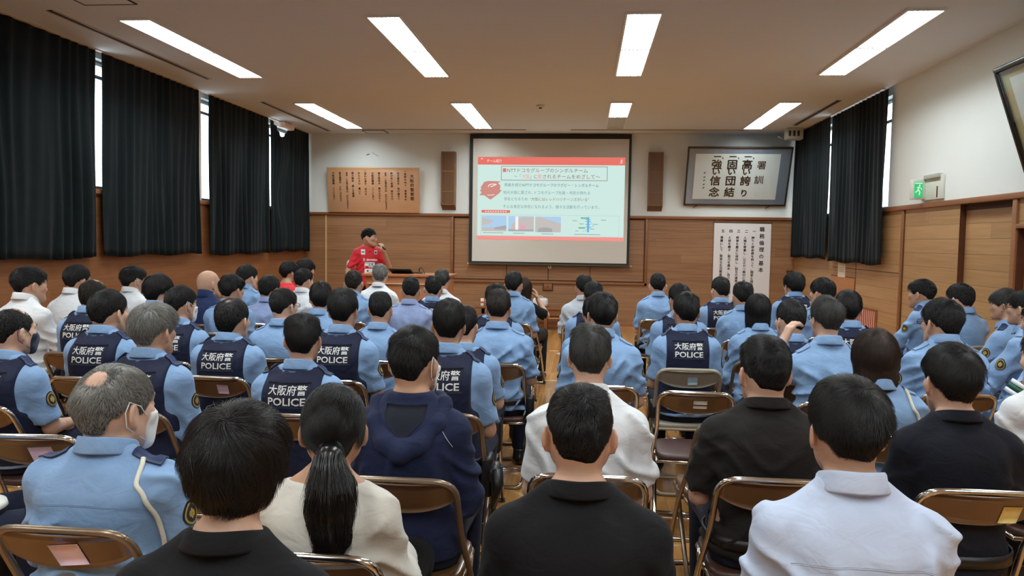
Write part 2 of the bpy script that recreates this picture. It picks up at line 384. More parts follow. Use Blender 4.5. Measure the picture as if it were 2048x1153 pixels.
for nm, x in cols:
    light(x, 6.858, 'lit ceiling light strip, %s of the nearer row of four' % nm)
    light(x, 11.148, 'lit ceiling light strip, %s of the farther row of four' % nm if nm != 'third from left' else 'half-lit ceiling light with a dead grey panel, just above the screen', nm == 'third from left')
    light(x, 2.57, 'lit ceiling light strip overhead just out of view, %s' % nm)
    light(x, -1.72, 'added ceiling light strip behind the viewpoint, %s' % nm)  # unseen row added behind the camera to brighten the nearest people

# curtains
velvet = mat('black_curtain', s2l(24, 31, 34), .95, spec=.1, sheen=.04, vary=(6, .2))
def curtain(name, x, y0, y1, z0, z1, seed, label, side, sag=None, flare=0.0, amp=.03):
    rng = np.random.default_rng(seed); n = int((y1 - y0) / .012); m = 26
    yy = np.linspace(0, 1, n); V = []
    ph = rng.uniform(0, 6.28, 8); nf = (y1 - y0) / .17
    warp = yy + .02 * np.sin(yy * 9 + ph[0]) + .012 * np.sin(yy * 23 + ph[1])
    for j in range(m):
        t_ = j / (m - 1)
        a = amp * (.55 + .45 * np.sin(yy * 6.28 * 2.3 + ph[2] + t_ * .8)) * (.5 + .6 * t_)
        wv = np.sin(warp * nf * 6.28 + ph[3] + .7 * np.sin(t_ * 2.2 + ph[4]) * np.sin(yy * 11 + ph[5]))
        wv = np.sign(wv) * np.abs(wv) ** .75
        X = x + side * (a * wv + .008 * np.sin(yy * 90 + t_ * 5 + ph[6]))
        Y = y0 + (y1 - y0) * yy + flare * t_ * (yy - .5) + .012 * np.sin(t_ * 7 + ph[7]) * (yy > .5)
        top = np.full(n, z1)
        if sag: top = z1 - sag[2] * np.exp(-((Y - sag[0]) / sag[1]) ** 2)
        bot = z0 + .012 * np.sin(yy * 14 + ph[1])
        Z = top + (bot - top) * t_
        if sag: X = X + side * .05 * np.exp(-((Y - sag[0]) / sag[1]) ** 2) * np.sin(t_ * 9)
        V.append(np.stack([X, Y, Z], 1))
    V = np.concatenate(V); N = n * m
    idx = np.arange(N).reshape(m, n)
    F1 = np.stack([idx[:-1, :-1], idx[:-1, 1:], idx[1:, 1:], idx[1:, :-1]], -1).reshape(-1, 4)
    V2 = V.copy(); V2[:, 0] -= side * .006
    bd = []
    for a, b in ((idx[0, :-1], idx[0, 1:]), (idx[-1, 1:], idx[-1, :-1]), (idx[1:, 0], idx[:-1, 0]), (idx[:-1, -1], idx[1:, -1])): bd.append(np.stack([b, a, a + N, b + N], -1))
    F = np.concatenate([F1, F1[:, ::-1] + N] + bd)
    o = ob(name, npmesh(name, np.concatenate([V, V2]), F, [velvet])); tag(o, label, 'curtain', 'black blackout curtains'); return o
curtain('blackout_curtain', -5.255, 5.0, 7.93, 1.335, 3.555, 1, 'black curtain nearest the viewer on the left wall, cut by the photo edge', 1)
curtain('blackout_curtain', -5.255, 8.05, 10.15, 1.345, 3.555, 2, 'black curtain on the left wall, second from the viewer', 1, amp=.024)
curtain('blackout_curtain', -5.255, 10.46, 12.46, 1.32, 3.555, 3, 'black curtain on the left wall, third from the viewer', 1)
curtain('blackout_curtain', -5.255, 12.60, 14.36, 1.34, 3.555, 4, 'black curtain in the left front corner with slumped top edge', 1, sag=(13.05, .28, .24))
curtain('blackout_curtain', 3.665, 12.33, 14.32, 1.38, 3.555, 5, 'black curtain on the right wall nearer the front corner', -1, amp=.022)
curtain('blackout_curtain', 3.665, 10.07, 12.22, 1.35, 3.53, 6, 'black curtain on the right wall beside the bright window slit', -1, amp=.022)
for (x, y0, y1, lb) in ((-5.25, 5.0, 10.1, 'white ceiling track carrying the two nearer left curtains'), (-5.25, 10.45, 14.3, 'white ceiling track carrying the two farther left curtains'), (3.665, 10.2, 14.3, 'white ceiling track carrying the right curtains')):
    t = MB().box((x - .02, y0, H - .014), (x + .02, y1, H)).build('curtain_track', mat('track', s2l(196, 176, 156), .4)); tag(t, lb, 'curtain rail')

# ------------------------------------------------------------------ things on the front wall
black_p = mat('black_border', s2l(22, 24, 20), .6)
t = MB().mat(black_p).box((-2.175, 14.335, 1.165), (.79, 14.347, 3.553)).build('projection_screen'); tag(t, 'large white projection screen with black border showing a red and white slide', 'projection screen')
MB().box((-2.112, 14.330, 1.20), (.745, 14.337, 3.463)).build('fabric', mat('screen_fabric', s2l(206, 204, 196), .75), t)
MB().box((-2.19, 14.32, 1.14), (.835, 14.36, 1.168), .006).build('bottom_bar', mat('bar_grey', s2l(60, 62, 54), .5), t)
for x in (-2.2, .81): MB().box((x, 14.318, 1.143), (x + .03, 14.362, 1.166)).build('end_cap', mat('pale_cap', s2l(180, 172, 150), .5), t)
MB().tube([(-.68, 14.34, 1.145), (-.68, 14.34, 1.10), (-.655, 14.34, 1.085), (-.63, 14.34, 1.10), (-.65, 14.34, 1.14)], .006, 8).build('pull_handle', mat('pale_cap', s2l(180, 172, 150), .5), t)
E_ = lambda n, r, g, b, k=1.0: emission('slide_' + n, s2l(r, g, b), k)
sw, sred, sred2, sgrey, sdark, swht = E_('white', 206, 234, 226), E_('red', 232, 118, 106), E_('pink', 246, 150, 142), E_('grey', 120, 146, 150), E_('dark', 74, 104, 116), E_('lettering', 250, 240, 236)
sbrown, sbox = E_('brown', 150, 96, 98), E_('box', 150, 128, 124)
U = lambda px: -2.02 + (px - 957) / 292 * 2.70
Vv = lambda py: 3.13 - (py - 315) / 165 * 1.522
S1 = 1.522 / 165
I = Ink()
def R_(x0, y0, x1, y1, m, l=0): I.rect(U(x0), Vv(y1), U(x1), Vv(y0), m, l)
R_(957, 315, 1249, 480, sw); R_(957, 315, 1249, 330.5, sred, 1); R_(957, 472.5, 1249, 480, sred2, 1)
def TX(s, x0, x1, y, size, m, l=2, **kw): I.text(s, (U(x0) + U(x1)) / 2, Vv(y) - size * .36, size, m, l, fit=(U(x1) - U(x0)), **kw)
TX('チーム紹介', 975, 1005, 323, .066, swht); TX('5', 1238, 1244, 323, .095, swht, shear=.2)
I.line([(U(963), Vv(319)), (U(967), Vv(318.4))], .012, swht, 2)
I.frame(U(1004), Vv(361.5), U(1215), Vv(333), .01, sbox, 1)
R_(1007.5, 337.5, 1014, 345, sred, 2)
TX('NTTドコモグループのシンボルチーム', 1016, 1176, 341.5, .088, sbrown)
TX('～「', 1030, 1044, 353.5, .088, sgrey); TX('大阪', 1046, 1061, 353.5, .088, sred2); TX('」に', 1062, 1076, 353.5, .088, sbrown); TX('愛', 1077, 1085.5, 353.5, .088, sred2)
TX('されるチームをめざして～', 1087, 1200, 353.5, .088, sbrown)
TX('再編を経た', 1011, 1046, 370.5, .07, sgrey); TX('NTTドコモグループのラグビー・シンボルチーム', 1047, 1198, 370.5, .07, sdark)
TX('地元大阪に愛され、', 1011, 1070, 385.5, .07, sgrey); TX('ドコモグループ社員・市民が誇れる', 1071, 1181, 385.5, .07, sgrey)
TX('存在となるため', 1011, 1058, 398.5, .07, sgrey); TX('“大阪にはレッドハリケーンズがいる”', 1062, 1180, 398.5, .07, sbrown)
TX('そんな身近な存在になれるよう、様々な活動を行っています。', 1011, 1202, 413.5, .07, sgrey)
em = E_('emblem', 208, 142, 132)
I.poly([(U(x), Vv(y)) for x, y in ((963, 376), (970, 365), (978, 363), (1003, 363.5), (998, 367), (1003, 372), (1002, 381), (1006, 381), (1000, 388), (983, 400.5), (971, 392), (961, 391.5), (965, 386), (961, 381), (965, 380))][::-1], em, 2)
I.line([(U(x), Vv(y)) for x, y in ((978, 375), (980, 371), (986, 369), (995, 369.5), (988, 373), (983, 374.5))], .014, swht, 3)
I.line([(U(977), Vv(391)), (U(984), Vv(391.5)), (U(991), Vv(390))], .012, swht, 3)
R_(965.5, 421, 1023, 426.5, sred, 1)
for i in range(9): R_(973 + i * 5, 423, 976 + i * 5, 424.6, swht, 2)
I.frame(U(964), Vv(472), U(1240), Vv(430), .004, E_('line', 170, 196, 196), 1)
sky1, conc, pk, sh = E_('sky', 176, 208, 238), E_('concrete', 198, 192, 188), E_('banner', 240, 160, 190), E_('shade', 172, 170, 172)
R_(966, 432, 1016, 463.5, sky1, 2); I.poly([(U(966), Vv(436)), (U(966), Vv(452)), (U(982), Vv(448)), (U(991), Vv(442))], conc, 3); R_(966, 456, 1016, 463.5, conc, 3); I.poly([(U(992), Vv(456)), (U(1016), Vv(451)), (U(1016), Vv(460)), (U(992), Vv(460))], sh, 4)
R_(1020, 432.5, 1071, 463, sky1, 2); I.poly([(U(1026), Vv(460)), (U(1026), Vv(450)), (U(1036), Vv(440)), (U(1048), Vv(434)), (U(1071), Vv(434)), (U(1071), Vv(460))], conc, 3)
R_(1034, 433, 1040, 460, swht, 4); R_(1020, 459, 1071, 463, sh, 4); R_(1044, 451, 1054, 458, pk, 5)
R_(1074, 433, 1125, 464, sky1, 2); I.poly([(U(1074), Vv(464)), (U(1074), Vv(436)), (U(1084), Vv(434)), (U(1125), Vv(447)), (U(1125), Vv(464))], conc, 3); I.poly([(U(1079), Vv(464)), (U(1081), Vv(456)), (U(1096), Vv(454)), (U(1108), Vv(457)), (U(1108), Vv(464))], sh, 4)
mb_, mg_ = E_('map_blue', 110, 180, 226), E_('map_green', 110, 190, 160)
R_(1177, 433, 1181, 463, mb_, 2)
for y in (437, 441, 446.5, 452): R_(1174, y, 1184, y + 1.6, mb_, 2)
R_(1164, 433.5, 1177, 436.5, mg_, 2); R_(1160, 453, 1173, 456, mg_, 2)
for x, y, d in ((1148, 440, 9), (1161, 446, 9), (1189, 446.5, 9), (1204, 438, 10), (1183, 456, 8), (1154, 460, 6)): R_(x, y, x + d, y + 1, sgrey, 2)
I.line([(U(1168), Vv(462)), (U(1178), Vv(457)), (U(1190), Vv(450)), (U(1184), Vv(442))], .006, mb_, 2)
for x0, x1, y in ((969, 1012, 466.5), (1030, 1055, 466.7), (1087, 1112, 467.5), (1152, 1205, 467.5)):
    for i in range(int((x1 - x0) / 2.6)): R_(x0 + i * 2.6, y - .7, x0 + i * 2.6 + 1.8, y + .7, sgrey, 2)
I.build('projected_slide', lambda u, v, l: (u, 14.3285 - .0012 * l, v), t)

# wooden signboard with the police song, leaning out from the wall top
ink = mat('ink', s2l(34, 26, 22), .7)
carved = mat('carved_ink', s2l(74, 42, 22), .8)
Mb = Matrix.Translation((0, 14.385, WZ + .002)) @ Matrix.Rotation(R(7.3), 4, 'X')
def onb(u, v, l=0): return tuple(Mb @ Vector((u, -.021 - .0012 * l, v)))
bw_, bh_ = 1.755, .845; bx0 = -4.875
t = empty('wooden_signboard', (0, 0, 0)); tag(t, 'wide varnished wooden board with vertical brush lettering on the panel rail', 'signboard')
bd = MB(); 
lo, hi = (bx0, -.02, 0), (bx0 + bw_, .02, bh_)
bd.box(lo, hi, .004); bd.V = [tuple(Mb @ Vector(v)) for v in bd.V]
bd.build('board', wood('board_wood', s2l(184, 136, 100), s2l(210, 164, 124), plank=2, length=6, groove=0, grain=.6, rough=.3, coat=.4), t)
cp = MB().box((bx0, -.026, bh_ - .03), (bx0 + bw_, .022, bh_), .003); cp.V = [tuple(Mb @ Vector(v)) for v in cp.V]; cp.build('top_rail', wood('board_rail', s2l(196, 150, 98), s2l(220, 176, 122), plank=2, length=6, groove=0), t)
I = Ink()
song = [(1706, '大阪府警察歌', .13, .076, .092), (1580, '一花咲き匂う　浪華津の', .05, .046, .058), (1450, '古き歴史を　受け継ぎて', .09, .046, .053), (1325, '伸びゆく希望　燃ゆる力', .09, .046, .053), (1212, 'ああ　この地の守りは　われらにかかると', .09, .042, .0405), (1090, '重き使命の　旗はかがやく', .09, .046, .052), (968, '大阪府警察　ここにあり', .09, .048, .053),
        (830, '二流れも清き　淀川の', .05, .046, .053), (712, 'ゆたけき心　養いて', .09, .046, .053), (590, '国の開拓　厳しき規律', .09, .046, .053), (478, 'ああ　この地の秩序は　われらが守ると', .09, .042, .0425), (350, '高き理想の　ともしびかかぐ', .09, .046, .048), (222, '大阪府警察　ここにあり', .09, .048, .053)]
for px, s, top, sz, pt in song:
    I.column(s, bx0 + .02 + (px - 120) / 1640 * 1.66, bh_ - top, pt * .9, sz, carved, 1, bold=.0014)
I.build('lettering', lambda u, v, l: onb(u, v, l), t)
# nail and scratch marks on the plaster
t = MB().tube([(-4.16, YF - .002, 3.165), (-4.10, YF - .004, 3.185)], .007, 6).tube([(-4.04, YF - .002, 3.21), (-4.04, YF - .012, 3.212)], .007, 6).tube([(-4.03, YF - .001, 3.2), (-3.93, YF - .001, 3.14)], .003, 5).build('wall_hook', dark_slot); tag(t, 'small dark hook and scratch on the plaster above the signboard', 'hook')

# wall speakers
grille = wood('speaker_grille', s2l(92, 60, 32), s2l(112, 76, 42), plank=.03, length=3, groove=.3, axis='V')
def wall_speaker(x0, x1, z0, z1, label):
    t = MB().mat(wood('speaker_box', s2l(104, 70, 38), s2l(138, 96, 54), plank=1, length=4, groove=0)).prism([(YF, z0 - .09), (YF - .16, z0), (YF - .16, z1), (YF, z1)], x0, x1, 'yz').build('wall_speaker'); tag(t, label, 'loudspeaker')
    hs_ = (z1 - z0); 
    fr = MB()
    for a, b in ((0, .02), (1 - .02, 1), (.24, .26), (.62, .645)): fr.box((x0 + .01, YF - .172, z0 + hs_ * a), (x1 - .01, YF - .16, z0 + hs_ * b))
    for a in (x0, x1 - .022): fr.box((a, YF - .172, z0), (a + .022, YF - .16, z1))
    fr.build('frame', wood('speaker_box', None, None), t)
    MB().box((x0 + .02, YF - .165, z0 + .01), (x1 - .02, YF - .159, z1 - .01)).build('grille', grille, t)
wall_speaker(-2.70, -2.44, 2.235, 3.22, 'tall wooden wall loudspeaker left of the screen')
wall_speaker(1.10, 1.365, 2.255, 3.225, 'tall wooden wall loudspeaker right of the screen')

# framed calligraphy, leaning forward
Mf = Matrix.Translation((2.65, 14.40, 2.29)) @ Matrix.Rotation(R(23.5), 4, 'X')
fw_, fh_ = 1.80, 1.09
def onf(u, v, l=0): return tuple(Mf @ Vector((u, -.02 - .0012 * l, v)))
t = empty('framed_calligraphy'); tag(t, 'large framed calligraphy in grey mat and dark frame leaning from the wall', 'framed picture')
fb = MB()
for a in ((-fw_ / 2, 0, fw_ / 2, .028), (-fw_ / 2, fh_ - .028, fw_ / 2, fh_), (-fw_ / 2, 0, -fw_ / 2 + .028, fh_), (fw_ / 2 - .028, 0, fw_ / 2, fh_)): fb.box((a[0], -.032, a[1]), (a[2], .01, a[3]), .004)
fb.V = [tuple(Mf @ Vector(v)) for v in fb.V]; fb.build('frame', mat('dark_frame', s2l(52, 40, 34), .4), t)
mt_ = MB().box((-fw_ / 2 + .02, -.012, .02), (fw_ / 2 - .02, .008, fh_ - .02)); mt_.V = [tuple(Mf @ Vector(v)) for v in mt_.V]; mt_.build('mat_board', mat('grey_mat', s2l(136, 142, 160), .5), t)
I = Ink(); I.rect(-.755, .12, .705, fh_ - .125, mat('washi', s2l(246, 241, 240), .7), 0)
k_ = (.705 + .755) / (824 - 296); X_ = lambda px: -.755 + (px - 308) * k_; sz = .165
I.text('署', X_(724), .70, .165, ink, 2, bold=.002); I.text('訓', X_(718), .43, .165, ink, 2, bold=.002)
for px, s in ((634, '高い誇り'), (541, '固い団結'), (444, '強い信念')):
    I.text('一', X_(px) , .865, .13, ink, 2, bold=.005); I.line([(X_(px) + .085, .90), (X_(px) + .105, .875)], .016, ink, 2)
    zs = (.70, .585, .40, .185) if s != '固い団結' else (.70, .585, .40, .185)
    for ch, z_ in zip(s, zs): I.text(ch, X_(px), z_, .19 if ch != 'い' and ch != 'り' else .15, ink, 2, bold=.0055)
for j, z_ in enumerate((.60, .52, .46, .385, .32)): I.line([(X_(370), z_), (X_(378), z_ + .03)], .012, ink, 2); I.line([(X_(366), z_ + .02), (X_(380), z_ + .015)], .008, ink, 2)
I.build('calligraphy', onf, t)
fg = MB().box((-fw_ / 2 + .02, -.029, .02), (fw_ / 2 - .02, -.0275, fh_ - .02)); fg.V = [tuple(Mf @ Vector(v)) for v in fg.V]; fg.build('glass', glass_mat(), t)
for x in (1.96, 3.24):
    o = MB().tube([(x + .05, 14.42, 2.30), (x + .02, 14.39, 2.27), (x - .02, 14.38, 2.255), (x - .03, 14.40, 2.24)], .007, 8).build('hook', dark_slot, t)

# hanging scroll
t = MB().box((2.315, YF - .03, .45), (3.325, YF - .026, 1.975)).build('hanging_scroll', mat('scroll_paper', s2l(226, 222, 222), .8)); tag(t, 'tall white hanging paper scroll with columns of black brush characters', 'scroll')
MB().tube([(2.30, YF - .03, 1.978), (3.34, YF - .03, 1.972)], .008, 8).build('top_rod', mat('rod_brown', s2l(90, 66, 50), .5), t)
MB().tube([(2.33, YF - .03, 1.98), (2.42, YF - .035, 2.075)], .003, 6).tube([(3.31, YF - .03, 1.975), (3.2, YF - .035, 2.075)], .003, 6).build('string', mat('string', s2l(196, 170, 130), .8), t)
I = Ink()
I.column('職務倫理の基本', 3.165, 1.90, .122, .092, ink, 1, bold=.0022)
for px, n_, s in ((1386, '一', '誇りと使命感を持って、国家と国民に奉仕すること。'), (1303, '二', '人権を尊重し、公正かつ親切に職務を執行すること。'), (1222, '三', '規律を厳正に保持し、相互の連帯を強めること。'), (1140, '四', '人格を磨き、能力を高め、自己の充実に努めること。'), (1056, '五', '清廉にして、堅実な生活態度を保持すること。')):
    x = 2.312 + (px - 960) / 600 * 1.01
    I.text(n_, x, 1.80, .062, ink, 1, bold=.0015)
    I.column(s, x - .02, 1.73, .0565, .055, ink, 1, bold=.0014)
I.build('lettering', lambda u, v, l: (u, YF - .0312 - .001 * l, v), t)

# ceiling box in the right front corner
t = MB().box((3.33, 13.55, 3.37), (3.60, 13.75, H), .006).build('emergency_box', mat('box_grey', s2l(186, 186, 178), .5)); tag(t, 'grey boxy emergency fixture hanging in the right front ceiling corner', 'ceiling fixture')
b_ = MB()
for i in range(3): b_.box((3.36 + i * .07, 13.543, 3.42), (3.395 + i * .07, 13.551, 3.51))
b_.build('slot', dark_slot, t)
MB().tube([(3.30, 13.6, 3.36), (3.18, 13.5, 3.40)], .008, 8).build('bracket', white_metal, t)
# pale shade where the left corner curtain has slumped
t = MB().box((-5.24, 12.85, 3.455), (-5.12, 13.3, 3.55), .02).build('wall_lamp', mat('lamp_shade_pink', s2l(232, 206, 190), .5)); tag(t, 'pale boxy fitting peeking above the slumped left corner curtain', 'wall fitting')

# exit sign on the right wall
t = MB().box((XR - .022, 8.60, 2.10), (XR, 9.10, 2.36), .004).build('exit_sign', mat('sign_white', s2l(214, 216, 206), .5)); tag(t, 'green lit emergency exit sign box on the right wall rail', 'exit sign')
MB().box((XR - .16, 9.02, 2.115), (XR - .02, 9.10, 2.335), .004).build('housing', mat('sign_white', None), t)
MB().box((XR - .14, 9.014, 2.135), (XR - .055, 9.021, 2.305)).build('lit_face', emission('exit_green', s2l(60, 200, 120), 1.0), t)
I = Ink(); wl = emission('exit_white', s2l(210, 245, 225), 1.0)
ex, ez = XR - .09, 2.22
I.rect(-.05, .075, .05, .09, wl); I.poly([(.012 + .012 * math.cos(a), .055 + .012 * math.sin(a)) for a in np.linspace(0, 6, 9)], wl)
I.line([(.008, .04), (-.008, .0), (.018, -.03), (.008, -.07)], .016, wl); I.line([(-.008, .0), (-.03, -.035), (-.045, -.03)], .014, wl); I.line([(.004, .035), (.034, .015), (.04, -.005)], .01, wl); I.line([(.004, .035), (-.026, .022)], .01, wl)
I.build('pictogram', lambda u, v, l: (XR - .0975 + u * .8, 9.0125, ez + v * .85), t)
MB().box((XR - .028, 8.72, 2.12), (XR - .022, 8.735, 2.24)).build('slot', dark_slot, t)
MB().box((XR - .05, 8.66, 2.33), (XR, 9.02, 2.375), .004).build('top_cover', mat('cover_grey', s2l(176, 176, 168), .5), t)

# tilted frame high on the right wall
Mr = Matrix.Translation((XR - .01, 7.0, 2.18)) @ Matrix.Rotation(R(-90), 4, 'Z') @ Matrix.Rotation(R(19), 4, 'X')
def fr_box(mb, lo, hi, b=0):
    n0 = len(mb.V); mb.box(lo, hi, b); mb.V[n0:] = [tuple(Mr @ Vector(v)) for v in mb.V[n0:]]; return mb
t = empty('leaning_frame'); tag(t, 'large black framed document leaning out high on the right wall', 'framed picture')
fwr, fhr = 1.5, .98; m_ = MB()
for a in ((0, 0, fwr, .05), (0, fhr - .05, fwr, fhr), (0, 0, .05, fhr), (fwr - .05, 0, fwr, fhr)): fr_box(m_, (a[0], -.045, a[1]), (a[2], .0, a[3]), .014)
m_.build('frame', mat('black_lacquer', s2l(28, 30, 28), .25), t)
fr_box(MB(), (.03, -.012, .03), (fwr - .03, -.002, fhr - .03)).build('backing', mat('gold_paper', s2l(206, 186, 140), .6), t)
fr_box(MB(), (.16, -.015, .14), (fwr - .16, -.011, fhr - .12)).build('document', mat('washi', None), t)
fr_box(MB(), (.03, -.032, .03), (fwr - .03, -.030, fhr - .03)).build('glass', glass_mat(), t)

# wall grille with slats over a glowing sheet, notice paper
gy0, gy1, gz0, gz1 = 10.36, 11.3, .42, .74
t = MB(); 
for a in ((gy0 - .03, gz0 - .03, gy1 + .03, gz0), (gy0 - .03, gz1, gy1 + .03, gz1 + .03), (gy0 - .03, gz0, gy0, gz1), (gy1, gz0, gy1 + .03, gz1)): t.box((XR - .015, a[0], a[1]), (XR, a[2], a[3]), .002)
t = t.build('wall_grille', wood_trim); tag(t, 'low slatted vent grille over a glowing sheet in the right panelling', 'vent grille')
MB().box((XR - .003, gy0, gz0), (XR - .001, gy1, gz1)).build('glow_sheet', emission('grille_glow', s2l(255, 214, 196), 1.1), t)  # emissive sheet standing in for light from behind the slats
for i in range(14):
    y = gy0 + .03 + i * (gy1 - gy0 - .06) / 13
    MB().box((XR - .014, y - .018, gz0), (XR - .004, y + .014, gz1)).build('slat', mat('slat_brown', s2l(150, 70, 40), .5), t)
t = MB().box((XR - .006, 11.62, 1.13), (XR, 11.95, 1.39)).build('paper_notice', mat('paper_white', s2l(232, 226, 210), .8)); tag(t, 'white paper notice pinned on the right panelling below the curtain', 'notice')
l_ = MB()
for i in range(5): l_.box((XR - .0075, 11.68, 1.33 - i * .03), (XR - .006, 11.90, 1.336 - i * .03))
l_.build('print_lines', mat('print_grey', s2l(150, 146, 140), .8), t)
t = MB().box((3.62, YF - .03, 1.11), (3.74, YF - .004, 1.13), .003).box((3.63, YF - .02, 1.0), (3.645, YF - .002, 1.12), .002).build('door_latch', wood_dark); tag(t, 'small dark latch on the front panelling near the right corner', 'latch')

# ------------------------------------------------------------------ lectern, laptop, microphone, bench
lect = wood('lectern_wood', s2l(146, 86, 48), s2l(186, 122, 76), plank=.6, axis='V', length=3, groove=0, grain=1.0, rough=.35)
t = empty('lectern', (-2.39, 10.2, 0)); tag(t, 'wide wooden lectern in front of the standing speaker', 'lectern')
MB().box((-.56, .02, .04), (.56, .5, 1.08), .006).build('body', lect, t)
MB().box((-.60, -.02, 1.08), (.60, .54, 1.118), .006).build('top', lect, t)
MB().box((-.58, 0.0, 0), (.58, .52, .05), .004).build('plinth', wood_dark, t)
MB().box((-.53, -.012, .978), (.53, .02, .992), .002).build('ledge', mat('pale_strip', None), t)
t = empty('laptop', (-2.49, 10.42, 1.1185)); tag(t, 'black laptop open on the lectern top', 'laptop')
MB().box((-.15, 0, 0), (.15, .21, .015), .003).build('base', black_p, t)
MB().box((-.15, -.012, .008), (.15, .004, .20), .003, Matrix.Rotation(R(72), 3, 'X'), (0, 0, .01)).build('lid', black_p, t)
t = MB().lathe([(.05, 0), (.05, .015), (.02, .02)], 16, (-2.28, 10.5, 1.1185)).tube([(-2.28, 10.5, 1.135), (-2.27, 10.48, 1.19), (-2.22, 10.42, 1.20), (-2.17, 10.33, 1.14), (-2.15, 10.28, 1.06)], .006, 8).build('gooseneck_microphone', black_p); tag(t, 'thin black gooseneck microphone curving over the lectern edge', 'microphone')
bench_m = wood('bench_wood', s2l(104, 62, 34), s2l(150, 96, 54), plank=.4, length=4, groove=0)
t = empty('low_bench', (-.55, 13.8, 0)); tag(t, 'low long wooden bench with shelf standing against the front wall', 'bench')
MB().box((-1.42, -.02, .365), (1.0, .36, .40), .004).build('top', bench_m, t)
MB().box((-1.30, 0.0, .27), (.95, .03, .365)).build('apron', bench_m, t)
MB().box((-1.28, .01, .20), (.93, .34, .225), .003).build('shelf', mat('shelf_pale', s2l(190, 130, 80), .5), t)
for x in (-1.3, -.17, .88): MB().box((x, .0, 0), (x + .06, .34, .365), .003).build('leg', bench_m, t)
def pillow(c, s, n=14, sq=4):
    V = []; F = []
    for i in range(n + 1):
        for j in range(2 * n):
            a = math.pi * (i / n - .5); b = math.pi * j / n
            f = lambda q: math.copysign(abs(q) ** (2 / sq), q)
            V.append((c[0] + s[0] * f(math.cos(a)) * f(math.cos(b)), c[1] + s[1] * f(math.cos(a)) * f(math.sin(b)), c[2] + s[2] * f(math.sin(a))))
    for i in range(n):
        for j in range(2 * n): F.append([i * 2 * n + j, i * 2 * n + (j + 1) % (2 * n), (i + 1) * 2 * n + (j + 1) % (2 * n), (i + 1) * 2 * n + j])
    return V, F
t = MB().add(*pillow((-.80, 13.98, .485), (.14, .10, .085)), True).build('white_bag', mat('bag_white', s2l(222, 224, 226), .5, bump=(20, .4, .01))); tag(t, 'rounded white bag lying on the low bench by the aisle', 'bag')
MB().tube([(-.90, 13.93, .56), (-.85, 13.9, .60), (-.78, 13.9, .60), (-.72, 13.93, .56)], .007, 8).build('handle', mat('bag_white', None), t)
t = MB().lathe([(.05, 0), (.055, .13), (.05, .13)], 16, (-1.74, 13.95, .40)).build('dark_cup', black_p); tag(t, 'dark cup standing on the left end of the bench', 'cup')
MB().lathe([(.056, .128), (.056, .14), (.02, .145)], 16, (-1.74, 13.95, .40)).build('lid', black_p, t)
t = MB().box((-1.88, 13.9, .40), (-1.82, 13.97, .535), .004).build('carton', mat('paper_white', None)); tag(t, 'small white carton beside the dark cup on the bench', 'carton')
MB().box((-1.881, 13.899, .45), (-1.819, 13.971, .48)).build('label_band', mat('band_red', s2l(190, 70, 60), .6), t)
# floor tape marks
tape = mat('tape', s2l(222, 196, 140), .6); stain_m = mat('floor_stain', s2l(178, 166, 140), .6, vary=(30, .3))
for (x0, y0, x1, y1, m_, lb, nm) in ((-.52, 8.75, -.2, 8.79, tape, 'short white tape strip on the aisle floor ahead of the front rows', 'floor_tape'), (-.50, 11.17, -.36, 11.2, tape, 'tiny white tape piece on the floor near the front wall', 'floor_tape'), (-.62, 4.35, -.12, 4.38, tape, 'pale tape strip on the floor beside the aisle chairs', 'floor_tape')):
    t = MB().box((x0, y0, 0), (x1, y1, .0015)).build(nm, m_); tag(t, lb, 'floor tape')
for cx_, cy_, r_, lb in ((-.44, 4.28, .075, 'worn grey tape patch on the floor beside the chrome chair legs'), (-.28, 10.9, .1, 'worn grey patch on the floor at the far end of the aisle')):
    pts = [(cx_ + r_ * math.cos(a) * (1 + .25 * math.sin(3 * a)), cy_ + r_ * 1.3 * math.sin(a) * (1 + .2 * math.cos(5 * a))) for a in np.linspace(0, 6.28, 22)[:-1]]
    t = MB().prism(pts, 0, .001, 'xy').build('floor_patch', stain_m); tag(t, lb, 'floor patch')

